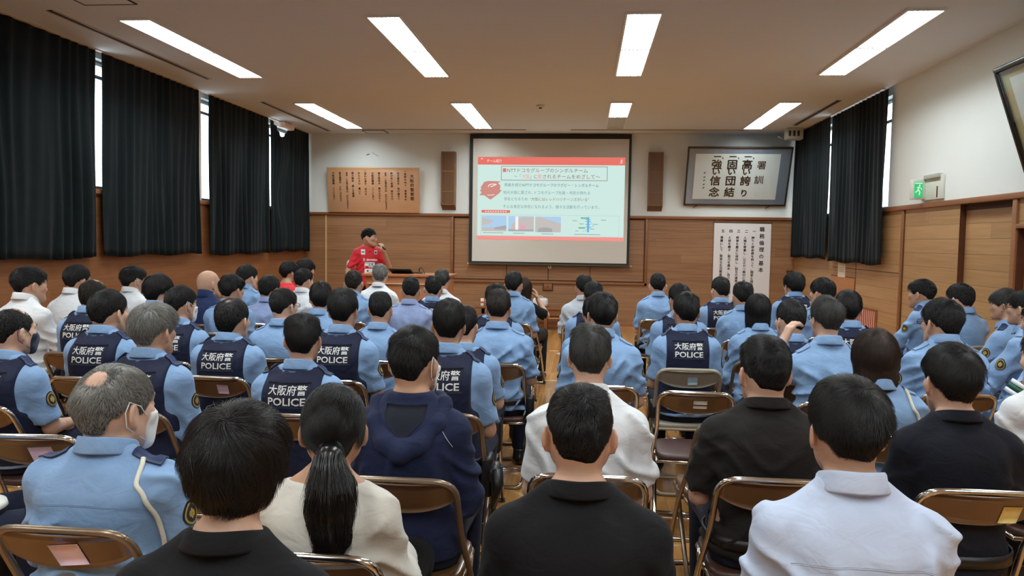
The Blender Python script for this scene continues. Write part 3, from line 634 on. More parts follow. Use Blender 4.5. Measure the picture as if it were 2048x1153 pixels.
# ------------------------------------------------------------------ figure engine: signed distance fields meshed by surface nets
def nets(xs, ys, zs, F, smooth=1):
    s = F < 0; nx, ny, nz = F.shape
    c = np.zeros((nx - 1, ny - 1, nz - 1), np.int8)
    for i in (0, 1):
        for j in (0, 1):
            for k in (0, 1): c += s[i:nx - 1 + i, j:ny - 1 + j, k:nz - 1 + k]
    I, J, K = np.nonzero((c > 0) & (c < 8)); n = len(I)
    acc = np.zeros((n, 3)); cnt = np.zeros(n)
    ax = (xs, ys, zs)
    for d in range(3):
        o1, o2 = [q for q in range(3) if q != d]
        for a in (0, 1):
            for b in (0, 1):
                p0 = [I.copy(), J.copy(), K.copy()]; p0[o1] += a; p0[o2] += b
                p1 = [q.copy() for q in p0]; p1[d] += 1
                f0 = F[tuple(p0)]; f1 = F[tuple(p1)]; m = (f0 < 0) != (f1 < 0)
                t = np.where(m, f0 / np.where(m, f0 - f1, 1), 0)
                P = [ax[q][p0[q]] for q in range(3)]; P[d] = P[d] + t * (ax[d][p1[d]] - P[d])
                for q in range(3): acc[:, q] += np.where(m, P[q], 0)
                cnt += m
    V = acc / cnt[:, None]
    idx = np.full(c.shape, -1, np.int32); idx[I, J, K] = np.arange(n)
    faces = []
    for d in range(3):
        sl0 = [slice(None)] * 3; sl1 = [slice(None)] * 3; sl0[d] = slice(0, -1); sl1[d] = slice(1, None)
        A = s[tuple(sl0)]; B = s[tuple(sl1)]
        m = A != B; o1, o2 = [(1, 2), (2, 0), (0, 1)][d]
        E = np.array(np.nonzero(m)); ok = (E[o1] > 0) & (E[o1] < F.shape[o1] - 1) & (E[o2] > 0) & (E[o2] < F.shape[o2] - 1); E = E[:, ok]
        inside = A[tuple(E)]
        q = []
        for a, b in ((1, 1), (0, 1), (0, 0), (1, 0)):
            p = [E[0].copy(), E[1].copy(), E[2].copy()]; p[o1] -= a; p[o2] -= b; q.append(idx[tuple(p)])
        f = np.stack(q, 1); f[~inside] = f[~inside][:, ::-1]; faces.append(f)
    Fc = np.concatenate(faces)
    for _ in range(smooth):
        s_ = np.zeros_like(V); k_ = np.zeros(n)
        for a in range(4):
            b = (a + 1) % 4
            for q in range(3):
                s_[:, q] += np.bincount(Fc[:, a], V[Fc[:, b], q], n) + np.bincount(Fc[:, b], V[Fc[:, a], q], n)
            k_ += np.bincount(Fc[:, a], minlength=n) + np.bincount(Fc[:, b], minlength=n)
        V = V * .5 + .5 * s_ / np.maximum(k_, 1)[:, None]
    return V, Fc
def axis(lo, hi, coarse, fine=()):
    pts = [lo]
    while pts[-1] < hi:
        x = pts[-1]; st = coarse
        for a, b, f in fine:
            if a - coarse <= x < b: st = min(st, f if x >= a else max(f, min(coarse, (a - x) if a - x > 1e-6 else f)))
        pts.append(x + max(st, .002))
    return np.array(pts)
def sstep(x, a, b):
    t = np.clip((x - a) / (b - a), 0, 1); return t * t * (3 - 2 * t)
def smin(a, b, k):
    if k <= 0: return np.minimum(a, b)
    h = np.clip(.5 + .5 * (b - a) / k, 0, 1); return b + (a - b) * h - k * h * (1 - h)
def smax(a, b, k): return -smin(-a, -b, k)
class Field:
    def __init__(s, xs, ys, zs): s.x, s.y, s.z = xs, ys, zs; s.F = np.full((len(xs), len(ys), len(zs)), .35)
    def sub(s, lo, hi):
        sl = []; ok = True
        for a, l, h in zip((s.x, s.y, s.z), lo, hi):
            i0 = max(0, np.searchsorted(a, l)); i1 = np.searchsorted(a, h)
            if i1 <= i0: ok = False
            sl.append(slice(i0, i1))
        if not ok: return None, None
        return tuple(sl), (s.x[sl[0]][:, None, None], s.y[sl[1]][None, :, None], s.z[sl[2]][None, None, :])
    def put(s, lo, hi, fn, k, op='min'):
        sl, P = s.sub(lo, hi)
        if sl is None: return
        d = fn(*P)
        if op == 'min': s.F[sl] = smin(s.F[sl], d, k)
        else: s.F[sl] = smax(s.F[sl], -d, k)
    def cap(s, a, b, ra, rb, k=.015, op='min', pad=.05):
        a = np.array(a, float); b = np.array(b, float); r = max(ra, rb) + pad; ba = b - a; L = ba @ ba
        def fn(X, Y, Z):
            px, py, pz = X - a[0], Y - a[1], Z - a[2]
            h = np.clip((px * ba[0] + py * ba[1] + pz * ba[2]) / L, 0, 1) if L > 1e-12 else 0
            return np.sqrt((px - h * ba[0]) ** 2 + (py - h * ba[1]) ** 2 + (pz - h * ba[2]) ** 2) - (ra + (rb - ra) * h)
        s.put(np.minimum(a, b) - r, np.maximum(a, b) + r, fn, k, op)
    def mesh(s, smooth=1): return nets(s.x, s.y, s.z, s.F, smooth)

def ell(X, Y, Z, c, r):
    px, py, pz = (X - c[0]) / r[0], (Y - c[1]) / r[1], (Z - c[2]) / r[2]
    k0 = np.sqrt(px * px + py * py + pz * pz); k1 = np.sqrt((px / r[0]) ** 2 + (py / r[1]) ** 2 + (pz / r[2]) ** 2)
    return k0 * (k0 - 1) / np.maximum(k1, 1e-6)
def capd(X, Y, Z, a, b, ra, rb):
    ba = np.array(b, float) - np.array(a, float); L = max(ba @ ba, 1e-12); px, py, pz = X - a[0], Y - a[1], Z - a[2]
    h = np.clip((px * ba[0] + py * ba[1] + pz * ba[2]) / L, 0, 1)
    return np.sqrt((px - h * ba[0]) ** 2 + (py - h * ba[1]) ** 2 + (pz - h * ba[2]) ** 2) - (ra + (rb - ra) * h)

def cranium(X, Y, Z):
    return smin(ell(X, Y, Z, (0, -.012, .035), (.0715, .094, .088)), ell(X, Y, Z, (0, -.032, -.022), (.058, .058, .066)), .035)
def head_sdf(X, Y, Z):
    A = np.abs(X)
    d = smin(cranium(X, Y, Z), ell(X, Y, Z, (0, .026, -.036), (.059, .064, .079)), .03)
    d = smin(d, capd(A, Y, Z, (.049, .006, -.046), (.022, .064, -.090), .019, .016), .03)
    d = smin(d, capd(A, Y, Z, (0, .070, -.092), (.012, .067, -.092), .019, .018), .025)
    d = smin(d, ell(A, Y, Z, (.043, .056, -.012), (.024, .026, .024)), .02)
    d = smin(d, capd(A, Y, Z, (0, .086, .03), (.04, .074, .032), .010, .012), .016)
    d = smax(d, -ell(A, Y, Z, (.032, .104, .008), (.02, .018, .013)), .012)
    d = smin(d, ell(A, Y, Z, (.031, .078, .009), (.015, .0135, .012)), .004)
    d = smin(d, capd(X, Y, Z, (0, .084, .018), (0, .100, -.026), .0065, .0115), .012)
    d = smin(d, ell(A, Y, Z, (.0130, .092, -.030), (.009, .011, .008)), .006)
    d = smin(d, capd(A, Y, Z, (0, .089, -.055), (.022, .078, -.056), .0065, .003), .006)
    d = smin(d, capd(A, Y, Z, (0, .088, -.066), (.018, .078, -.064), .0075, .003), .006)
    # ears: tilted shells with a hollow
    c_, s_ = math.cos(.52), math.sin(.52); ex = A - .0805; ey = Y + .012; ez = Z + .002
    u = ex * c_ + ey * s_; v = -ex * s_ + ey * c_
    e = ell(u, v, ez, (0, 0, 0), (.0085, .022, .034))
    e = smax(e, -ell(u, v, ez, (.011, .004, .004), (.009, .013, .021)), .004)
    e = smin(e, ell(u, v, ez, (.0, .004, -.027), (.007, .010, .010)), .006)
    d = smin(d, e, .008)
    return d

def loft(tab, off=0.0, n=240):
    """torso from a table of (z, centre y, half width, half depth)"""
    T = np.array(tab, float); zz = np.linspace(T[0, 0], T[-1, 0], n)
    cols = []
    for q in range(1, 4):                     # monotone-ish cubic
        m = np.gradient(T[:, q], T[:, 0]); i = np.clip(np.searchsorted(T[:, 0], zz) - 1, 0, len(T) - 2)
        h = T[i + 1, 0] - T[i, 0]; t = (zz - T[i, 0]) / h
        cols.append((2 * t ** 3 - 3 * t ** 2 + 1) * T[i, q] + (t ** 3 - 2 * t ** 2 + t) * h * m[i] + (-2 * t ** 3 + 3 * t ** 2) * T[i + 1, q] + (t ** 3 - t ** 2) * h * m[i + 1])
    def fn(X, Y, Z, e=2.35):
        z = Z.ravel(); cy = np.interp(z, zz, cols[0])[None, None, :]; hw = np.interp(z, zz, cols[1])[None, None, :] + off; hd = np.interp(z, zz, cols[2])[None, None, :] + off
        d = ((np.abs(X) / hw) ** e + (np.abs(Y - cy) / hd) ** e) ** (1 / e)
        d = (d - 1) * np.minimum(hw, hd) * .9
        return np.maximum(d, np.maximum(Z - zz[-1], zz[0] - Z))
    return fn

class Pose:
    """joint positions of one figure in its own frame: faces +y, stands on z = 0"""
    def __init__(s, ztop, hs=1.0, bw=1.0, yaw=0.0, pitch=0.0, stand=False, fem=False, lean=0.0):
        s.hs = hs; s.stand = stand; s.bw = bw; s.seat = .86 if stand else .45
        head_h = .138 * hs; s.zc = ztop - head_h; s.ztop = ztop; s.fem = fem
        k = (ztop - s.seat - .29) / (1.30 - .45 - .29); s.k = k
        z = lambda q: s.seat + (q - .45) * k; s.z = z
        w = bw * (.80 if fem else .88); dd = (.95 if fem else 1.0) * (bw ** .7)
        s.w = w
        s.tab = [(z(.46), -.02, .178 * w, .125 * dd), (z(.55), -.035, .178 * w, .122 * dd), (z(.68), -.055, .158 * w * (.93 if fem else 1), .107 * dd), (z(.80), -.065, .162 * w, .107 * dd), (z(.88), -.068, .172 * w, .112 * dd), (z(.945), -.07, .174 * w, .105 * dd), (z(.985), -.066, .158 * w, .092 * dd), (z(1.02), -.06, .115 * w, .078 * dd), (z(1.05), -.052, .066, .060), (z(1.085), -.045, .050, .052)]
        s.sh = {q: np.array((q * .172 * w, -.062, z(.952))) for q in (-1, 1)}
        s.headc = np.array((0, .004, s.zc))
        s.Rh = np.array((Euler((pitch, 0, yaw), 'XYZ').to_matrix()))
        s.arms = {}
        for q in (-1, 1):
            if stand: s.arms[q] = [np.array((q * .245 * w, -.03, z(.69))), np.array((q * .22, .10, z(.47))), np.array((q * .02, .3, -1.0))]
            else: s.arms[q] = [np.array((q * .222 * w, -.005, z(.69))), np.array((q * .135, .20, .64)), np.array((-q * .35, .9, -.25))]
        s.legs = {}
        for q in (-1, 1):
            if stand: s.legs[q] = [np.array((q * .09, 0, .86)), np.array((q * .10, .02, .47)), np.array((q * .11, -.02, .085))]
            else: s.legs[q] = [np.array((q * .088, -.01, .545)), np.array((q * .125, .43, .53)), np.array((q * .125, .38, .085))]
        s.fine_hands = []
    def head_local(s, X, Y, Z):
        px, py, pz = X - s.headc[0], Y - s.headc[1], Z - s.headc[2]; R_ = s.Rh
        return [(px * R_[0, q] + py * R_[1, q] + pz * R_[2, q]) / s.hs for q in range(3)]

def body(P, res, curl=.5):
    fine = [(P.headc[0] - .105, P.headc[0] + .105, res)]; fy = [(-.125, .14, res)]; fz = [(P.zc - .14, P.ztop + .01, res)]
    for h in P.fine_hands:
        fine.append((h[0] - .09, h[0] + .09, .006)); fy.append((h[1] - .09, h[1] + .09, .006)); fz.append((h[2] - .09, h[2] + .11, .006))
    if P.fine_hands: lim = .75
    c = max(.016, res * 2)
    allp = [a for q in (-1, 1) for a in P.arms[q][:2]]
    xm = max(.32 * max(P.w, 1), max(abs(a[0]) for a in allp) + .13); ym = max(.62 if not P.stand else .35, max(a[1] for a in allp) + .2)
    F = Field(axis(-xm, xm, c, fine), axis(-.27, ym, c, fy), axis(-.02, P.ztop + .03, c * 1.1, fz))
    f = loft(P.tab, -.006); zlo, zhi = P.tab[0][0], P.tab[-1][0]
    F.put((-.3, -.3, zlo - .05), (.3, .2, zhi + .05), f, .02)
    F.cap((-.06, -.02, P.seat + .10), (.06, -.02, P.seat + .10), .10, .10, .04)
    for q in (-1, 1):
        S = P.sh[q]; el, wr, hd = P.arms[q]
        F.cap((q * .10, -.055, S[2] + .01), S, .043, .046, .04)
        F.cap((q * .03, -.045, P.z(1.065)), (q * .13, -.058, P.z(.985)), .035, .03, .03)
        F.cap(S, el, .046, .038, .03); F.cap(el, wr, .040, .026, .012)
        hipp, kn, an = P.legs[q]
        F.cap(hipp, kn, .082, .058, .03); F.cap(kn, an, .056, .036, .015)
        F.cap(an + (0, -.03, -.035), an + (0, .15, -.055), .034, .026, .02)
        # hand: flat palm, four bent fingers of different length and a thumb on the inner side
        hd = hd / np.linalg.norm(hd); up = np.array((0, 0, 1.0)) if abs(hd[2]) < .8 else np.array((0, -1.0, 0))
        sd = np.cross(hd, up); sd /= np.linalg.norm(sd); nrm = np.cross(sd, hd)
        if hasattr(P, 'palm') and q in P.palm:
            nrm = np.array(P.palm[q], float); nrm -= hd * (nrm @ hd); nrm /= np.linalg.norm(nrm); sd = np.cross(hd, nrm)
        inn = sd if (sd[0] * -q) > 0 else -sd
        if hasattr(P, 'thumb') and q in P.thumb: inn = sd if sd @ np.array(P.thumb[q]) > 0 else -sd
        for t_ in (-.028, -.01, .01, .028): F.cap(wr + hd * .012 + inn * t_ * .6, wr + hd * .085 + inn * t_, .0135, .0125, .012)
        ln = {-.031: .062, -.0105: .076, .0105: .082, .031: .072}; cu = P.curl.get(q, .6) if hasattr(P, 'curl') else .6
        for t_, l in ln.items():
            a = wr + hd * .088 + inn * t_; b = a + (hd * math.cos(cu * .6) - nrm * math.sin(cu * .6)) * l * .5
            e = b + (hd * math.cos(cu * 1.7) - nrm * math.sin(cu * 1.7)) * l * .32; g = e + (hd * math.cos(cu * 2.4) - nrm * math.sin(cu * 2.4)) * l * .25
            F.cap(a, b, .0095, .0088, .004); F.cap(b, e, .0088, .008, .004); F.cap(e, g, .008, .0068, .004)
        a = wr + hd * .025 + inn * .03; b = a + (hd * .65 + inn * .6 - nrm * .35 * cu) * .042; e = b + (hd * .85 + inn * .15 - nrm * .6 * cu) * .036
        F.cap(a, b, .0135, .0105, .010); F.cap(b, e, .0105, .008, .004)
    nb = np.array((0, -.05, P.z(1.03))); nt = P.headc + P.Rh @ np.array((0, -.026, -.055)) * P.hs
    nr = .041 if P.fem else .0475 * min(P.bw, 1.15)
    F.cap(nb, nt, nr + .003, nr, .014)
    lo = P.headc - .17; hi = P.headc + .17
    F.put(lo, hi, lambda X, Y, Z: head_sdf(*P.head_local(X, Y, Z)) * P.hs, .018)
    return F.mesh(1)

def wrinkle(rng, n=5, f=(9, 26)):
    ks = [(rng.normal(size=3) * np.array((1, .6, .8)), rng.uniform(*f), rng.uniform(0, 6.28)) for _ in range(n)]
    def fn(X, Y, Z):
        d = 0; wx = .035 * np.sin(14 * Z + 5 * X); 
        for k_, fr, ph in ks:
            k_ = k_ / np.linalg.norm(k_); v = np.sin(fr * (k_[0] * (X + wx) + k_[1] * Y + k_[2] * (Z + .5 * wx)) + ph); d = d + (1 - np.abs(v)) ** 3
        return d / n - .25
    return fn
def folds(rng, P):
    q = rng.uniform(0, 6.28, 14)
    rd = lambda v: np.cos(v) ** 6
    def fn(X, Y, Z):
        A = np.abs(X); wx = .02 * np.sin(13 * Z + 9 * X + q[0]) + .012 * np.sin(31 * X - 12 * Z + q[1]) + .01 * np.sin(25 * Y + q[2])
        g = lambda a, b, c, ph: sstep(np.sin(a * X + b * Y + c * Z + ph), -.2, .9)
        low = sstep(P.z(.93) - Z, 0, .12); mid = sstep(P.z(.98) - Z, 0, .06) * sstep(Z - P.z(.66), 0, .08); bot = sstep(P.z(.74) - Z, 0, .1)
        out = sstep(A - .135 * P.w, 0, .03)
        d = .9 * rd(34 * (Z + .62 * A + wx) + q[3]) * low * g(6, 3, 9, q[4])
        d = d + .7 * rd(27 * (Z - .9 * A + 1.4 * wx) + q[5]) * mid * g(5, 4, 11, q[6])
        d = d + .8 * rd(46 * (Z + 1.6 * wx) + q[7]) * bot * g(9, 2, 5, q[8])
        d = d + .6 * rd(30 * (X + .25 * Z + wx) + q[9]) * mid * g(7, 2, 8, q[10])
        d = d + .55 * rd(36 * (Z + .5 * Y + .4 * A + 1.5 * wx) + q[11]) * out * g(3, 9, 12, q[12])
        return d - .25
    return fn
def shirt(P, res, rng, sleeve='short', off=.012, amp=.010, hem=None, arms=(-1, 1), armr=.0, loose=0.0, crew=False):
    zt = P.z(1.085 if not crew else 1.055); zb = hem if hem is not None else P.z(.50)
    allp = [P.arms[q][0] for q in (-1, 1)] + ([P.arms[q][1] for q in (-1, 1)] if sleeve == 'long' else [])
    xm = max(.33 * max(P.w, 1), max(abs(a[0]) for a in allp) + .10); ym = max(.14, max(a[1] for a in allp) + .10)
    F = Field(axis(-xm, xm, res), axis(-.27, ym, res), axis(min(zb - .04, min(a[2] for a in allp) - .08), max(zt + .03, max(a[2] for a in allp) + .08), res))
    tab = [list(t) for t in P.tab]
    for t in tab:
        q = sstep(np.array(P.z(.85) - t[0]), 0, .25) ; t[2] += .016 * q + loose; t[3] += .014 * q + loose
    f = loft(tab, off); F.put((-.4, -.3, zb - .05), (.4, .25, zt + .04), f, .03)
    for q in (-1, 1):
        S = P.sh[q]; el, wr, hd = P.arms[q]
        F.cap((q * .10, -.055, S[2] + .01), S, .043 + off, .047 + off, .04)
        F.cap((q * .03, -.05, P.z(1.062)), (q * .13, -.06, P.z(.988)), .036 + off, .03 + off, .03)
        if sleeve == 'short':
            e2 = S + (el - S) * .80; F.cap(S, e2, .046 + off, .049 + off, .03)
            u = (el - S) / np.linalg.norm(el - S)
            sl, G = F.sub(e2 - .12, e2 + .12)
            if sl: F.F[sl] = smax(F.F[sl], np.where(np.abs(G[0]) + G[1] * 0 + G[2] * 0 > .158 * P.w, (G[0] - e2[0]) * u[0] + (G[1] - e2[1]) * u[1] + (G[2] - e2[2]) * u[2] - .012, -1), .004)
        else:
            F.cap(S, el, .047 + off + armr, .042 + off + armr, .03); w2 = el + (wr - el) * .93; F.cap(el, w2, .046 + off + armr, .033 + off, .02)
    wf = folds(rng, P); X, Y, Z = F.x[:, None, None], F.y[None, :, None], F.z[None, None, :]
    F.F = F.F - amp * np.minimum(wf(X, Y, Z), .75) * (1 - sstep(F.F, .010, .032))
    F.F = np.maximum(F.F, np.maximum(Z - zt + .10 * np.maximum(Y + .05, 0), zb - Z))
    return F
def vest(P, res, rng):
    zt = P.z(1.055); zb = P.z(.52)
    F = Field(axis(-.3 * P.w, .3 * P.w, res), axis(-.28, .14, res), axis(zb - .03, zt + .03, res))
    tab = [list(t) for t in P.tab]
    for t in tab: t[2] += .012 * sstep(np.array(P.z(.85) - t[0]), 0, .25); t[3] += .012
    F.put((-.4, -.4, zb - .05), (.4, .3, zt + .05), loft(tab, .022), .02)
    for q in (-1, 1):
        S = P.sh[q]; F.cap((q * .05, -.055, P.z(1.045)), (q * .15, -.06, P.z(.975)), .052, .05, .04)
    X, Y, Z = F.x[:, None, None], F.y[None, :, None], F.z[None, None, :]
    F.F = F.F - .006 * (.3 + sstep(P.z(.86) - Z, 0, .2)) * wrinkle(rng, 4, (7, 16))(X, Y, Z)
    F.F = np.maximum(F.F, zb - Z)
    lim = P.w * (.150 - .012 * sstep(Z, P.z(.95), P.z(.86)) * 0 + .08 * sstep(P.z(.83) - Z, 0, .09))
    F.F = smax(F.F, np.abs(X) - lim + 0 * Y, .008)
    cyl = (np.sqrt((X / .098) ** 2 + ((Y + .035) / .098) ** 2) - 1) * .095; F.F = smax(F.F, -np.maximum(cyl, P.z(.99) - Z), .01)
    return F
def trousers(P, res, rng, shorts=False):
    F = Field(axis(-.27, .27, res), axis(-.2, .56, res), axis(.06, P.seat + .24, res))
    tab = [t for t in P.tab if t[0] < P.z(.70)]
    F.put((-.3, -.3, P.seat - .05), (.3, .2, P.z(.62)), loft(tab, .010), .03)
    F.cap((-.07, -.02, P.seat + .10), (.07, -.02, P.seat + .10), .112, .112, .04)
    for q in (-1, 1):
        h, k_, a = P.legs[q]; F.cap(h, k_, .094, .070, .03); F.cap(k_, a + (0, 0, .0), .068, .058, .02)
    X, Y, Z = F.x[:, None, None], F.y[None, :, None], F.z[None, None, :]
    F.F = F.F - .007 * wrinkle(rng, 4, (14, 30))(X, Y, Z)
    F.F = np.maximum(F.F, np.maximum(Z - P.z(.60) - 4 * np.maximum(Y - .02, 0), .10 - Z))
    return F.mesh(1)
def shoe(P, q):
    an = P.legs[q][2]; F = Field(axis(an[0] - .08, an[0] + .08, .014), axis(an[1] - .1, an[1] + .22, .014), axis(-.01, .15, .012))
    F.cap(an + (0, -.03, -.04), an + (0, .15, -.05), .047, .040, .03); F.cap(an + (0, -.01, .03), an + (0, -.01, -.03), .05, .048, .02)
    Z = F.z[None, None, :]; F.F = smax(F.F, .004 - Z + 0 * F.F, .006); F.F = np.maximum(F.F, Z - .12)
    return F.mesh(1)

def surf(F, ax, side, U_, W_, rng_=None):
    """where a field's surface lies along axis ax for (u, w) on the other two axes, seen from side (+1/-1)"""
    A = (F.x, F.y, F.z); o = [q for q in range(3) if q != ax]
    def wt(a, v):
        i = np.clip(np.searchsorted(a, v) - 1, 0, len(a) - 2); return i, np.clip((v - a[i]) / (a[i + 1] - a[i]), 0, 1)
    i, fi = wt(A[o[0]], U_); j, fj = wt(A[o[1]], W_)
    M = np.moveaxis(F.F, ax, -1)
    L = (M[i, j] * ((1 - fi) * (1 - fj))[:, None] + M[i + 1, j] * (fi * (1 - fj))[:, None] + M[i, j + 1] * ((1 - fi) * fj)[:, None] + M[i + 1, j + 1] * (fi * fj)[:, None])
    a = A[ax]
    if side > 0: L = L[:, ::-1]; a = a[::-1]
    neg = L < 0; k_ = np.argmax(neg, 1); hit = neg.any(1); k_ = np.clip(k_, 1, None)
    r = np.arange(len(k_)); f0 = L[r, k_ - 1]; f1 = L[r, k_]; t = np.clip(f0 / (f0 - f1 + 1e-9), 0, 1)
    return a[k_ - 1] + t * (a[k_] - a[k_ - 1]), hit
def drape(F, ax, side, V, off):
    """lay flat (u, w, layer) points on a field"""
    V = np.asarray(V, float); o = [q for q in range(3) if q != ax]
    d, hit = surf(F, ax, side, V[:, 0], V[:, 1]); P3 = np.zeros((len(V), 3)); P3[:, o[0]] = V[:, 0]; P3[:, o[1]] = V[:, 1]
    if (~hit).any() and hit.any(): d[~hit] = np.median(d[hit])
    P3[:, ax] = d + side * (off + V[:, 2]); return P3
def grid_uv(u0, u1, w0, w1, nu, nw, fn=None):
    u, w_ = np.meshgrid(np.linspace(u0, u1, nu), np.linspace(w0, w1, nw), indexing='ij'); V = np.stack([u.ravel(), w_.ravel(), np.zeros(u.size)], 1)
    idx = np.arange(nu * nw).reshape(nu, nw); F = np.stack([idx[:-1, :-1], idx[1:, :-1], idx[1:, 1:], idx[:-1, 1:]], -1).reshape(-1, 4); return V, F
def slab(V, F, nrm):
    """give a draped sheet thickness along nrm"""
    n = len(V); V2 = V + np.asarray(nrm); F = np.asarray(F)
    e = {}
    for f in F:
        for a, b in zip(f, np.roll(f, -1)): e[(a, b)] = 1
    bd = [[a, b, b + n, a + n] for (a, b) in e if (b, a) not in e]
    return np.concatenate([V, V2]), np.concatenate([F[:, ::-1], F + n, np.array(bd)[:, ::-1]])
def collar_mesh(P, kind='shirt', n=44):
    zc = P.z(1.085) + {'polo': .012, 'crew': -.022}.get(kind, .014); c = np.array((0, -.044)); V = []; F = []; w_ = min(P.w, 1.12)
    prof = [(-.004, -.045), (.000, -.01), (.002, .014), (.007, .018), (.011, .013), (.015, -.010), (.019, -.024), (.017, -.029), (.010, -.026), (.006, -.015)] if kind != 'polo' else [(-.004, -.045), (0, -.01), (.002, .006), (.007, .010), (.011, .006), (.017, -.010), (.022, -.022), (.020, -.027), (.012, -.026), (.006, -.018)]
    if kind == 'crew': prof = [(-.006, -.04), (-.003, -.02), (.002, -.012), (.008, -.018), (.012, -.032), (.010, -.05), (.0, -.05)]
    if kind == 'stand': prof = [(-.004, -.045), (0, -.01), (.002, .02), (.006, .023), (.010, .02), (.012, -.02), (.016, -.04), (.01, -.045), (.006, -.03)]
    m = len(prof); g = .16 if kind not in ('crew',) else 0
    closed = g == 0
    th = np.linspace(math.pi / 2 + g, math.pi / 2 + 2 * math.pi - g, n, endpoint=not closed)
    for t in th:
        fr = (1 + math.sin(t)) / 2                      # 1 in front, 0 at the nape
        for r, z in prof:
            dn = 1 + .08 * sstep(-z, 0, .05); rx, ry = (.066 * w_ + r) * dn, (.068 + r) * dn
            V.append((rx * math.cos(t), c[1] + .010 * fr + ry * math.sin(t), zc + z - .055 * fr ** 1.3))
    for i in range(n if closed else n - 1):
        j = (i + 1) % n
        for k_ in range(m): F.append([i * m + k_, i * m + (k_ + 1) % m, j * m + (k_ + 1) % m, j * m + k_])
    if not closed: F += [list(range(m - 1, -1, -1)), [(n - 1) * m + k_ for k_ in range(m)]]
    return np.array(V), F

# ------------------------------------------------------------------ hair, in the head's own frame
HS = {  # t0 side thickness, t1 top thickness, nape z, strand length, lift, noise, strands
 'short': dict(t0=.0035, t1=.015, nape=-.044, ln=.024, lift=.42, nz=.0035, n=5000),
 'fade': dict(t0=.0025, t1=.011, nape=-.040, ln=.016, lift=.5, nz=.0015, n=4500),
 'wavy': dict(t0=.007, t1=.024, nape=-.047, ln=.036, lift=.42, nz=.005, n=8000),
 'medium': dict(t0=.006, t1=.021, nape=-.050, ln=.044, lift=.22, nz=.005, n=6500),
 'bushy': dict(t0=.013, t1=.023, nape=-.116, ln=.065, lift=.16, nz=.006, n=11000, ear=1),
 'bowl': dict(t0=.014, t1=.023, nape=-.058, ln=.055, lift=.10, nz=.0035, n=5500, ear=.5),
 'bob': dict(t0=.022, t1=.018, nape=-.150, ln=.10, lift=.03, nz=.003, n=6500, ear=2),
 'long': dict(t0=.022, t1=.017, nape=-.30, ln=.18, lift=.02, nz=.004, n=6000, ear=2),
 'pony': dict(t0=.006, t1=.010, nape=-.056, ln=.07, lift=.015, nz=.0015, n=11000, pony=1),
 'balding': dict(t0=.006, t1=.010, nape=-.048, ln=.026, lift=.35, nz=.003, n=7000, bald=(0, -.065, .105, .032)),
 'recede': dict(t0=.004, t1=.0055, nape=-.050, ln=.010, lift=.5, nz=.001, n=4500, bald=(0, .03, .125, .05)),
 'recede2': dict(t0=.005, t1=.011, nape=-.052, ln=.02, lift=.45, nz=.002, n=5000, bald=(0, -.045, .118, .022)),
}
HCOL = {'black': (lin(.0035, .0032, .0034), lin(.013, .0115, .0115)), 'dkbrown': (lin(.010, .007, .005), lin(.035, .024, .018)), 'brown': (lin(.020, .011, .008), lin(.060, .034, .024)),
        'grey': (lin(.04, .04, .04), lin(.42, .41, .38)), 'greyblack': (lin(.010, .010, .010), lin(.11, .108, .10))}
_hair = {}
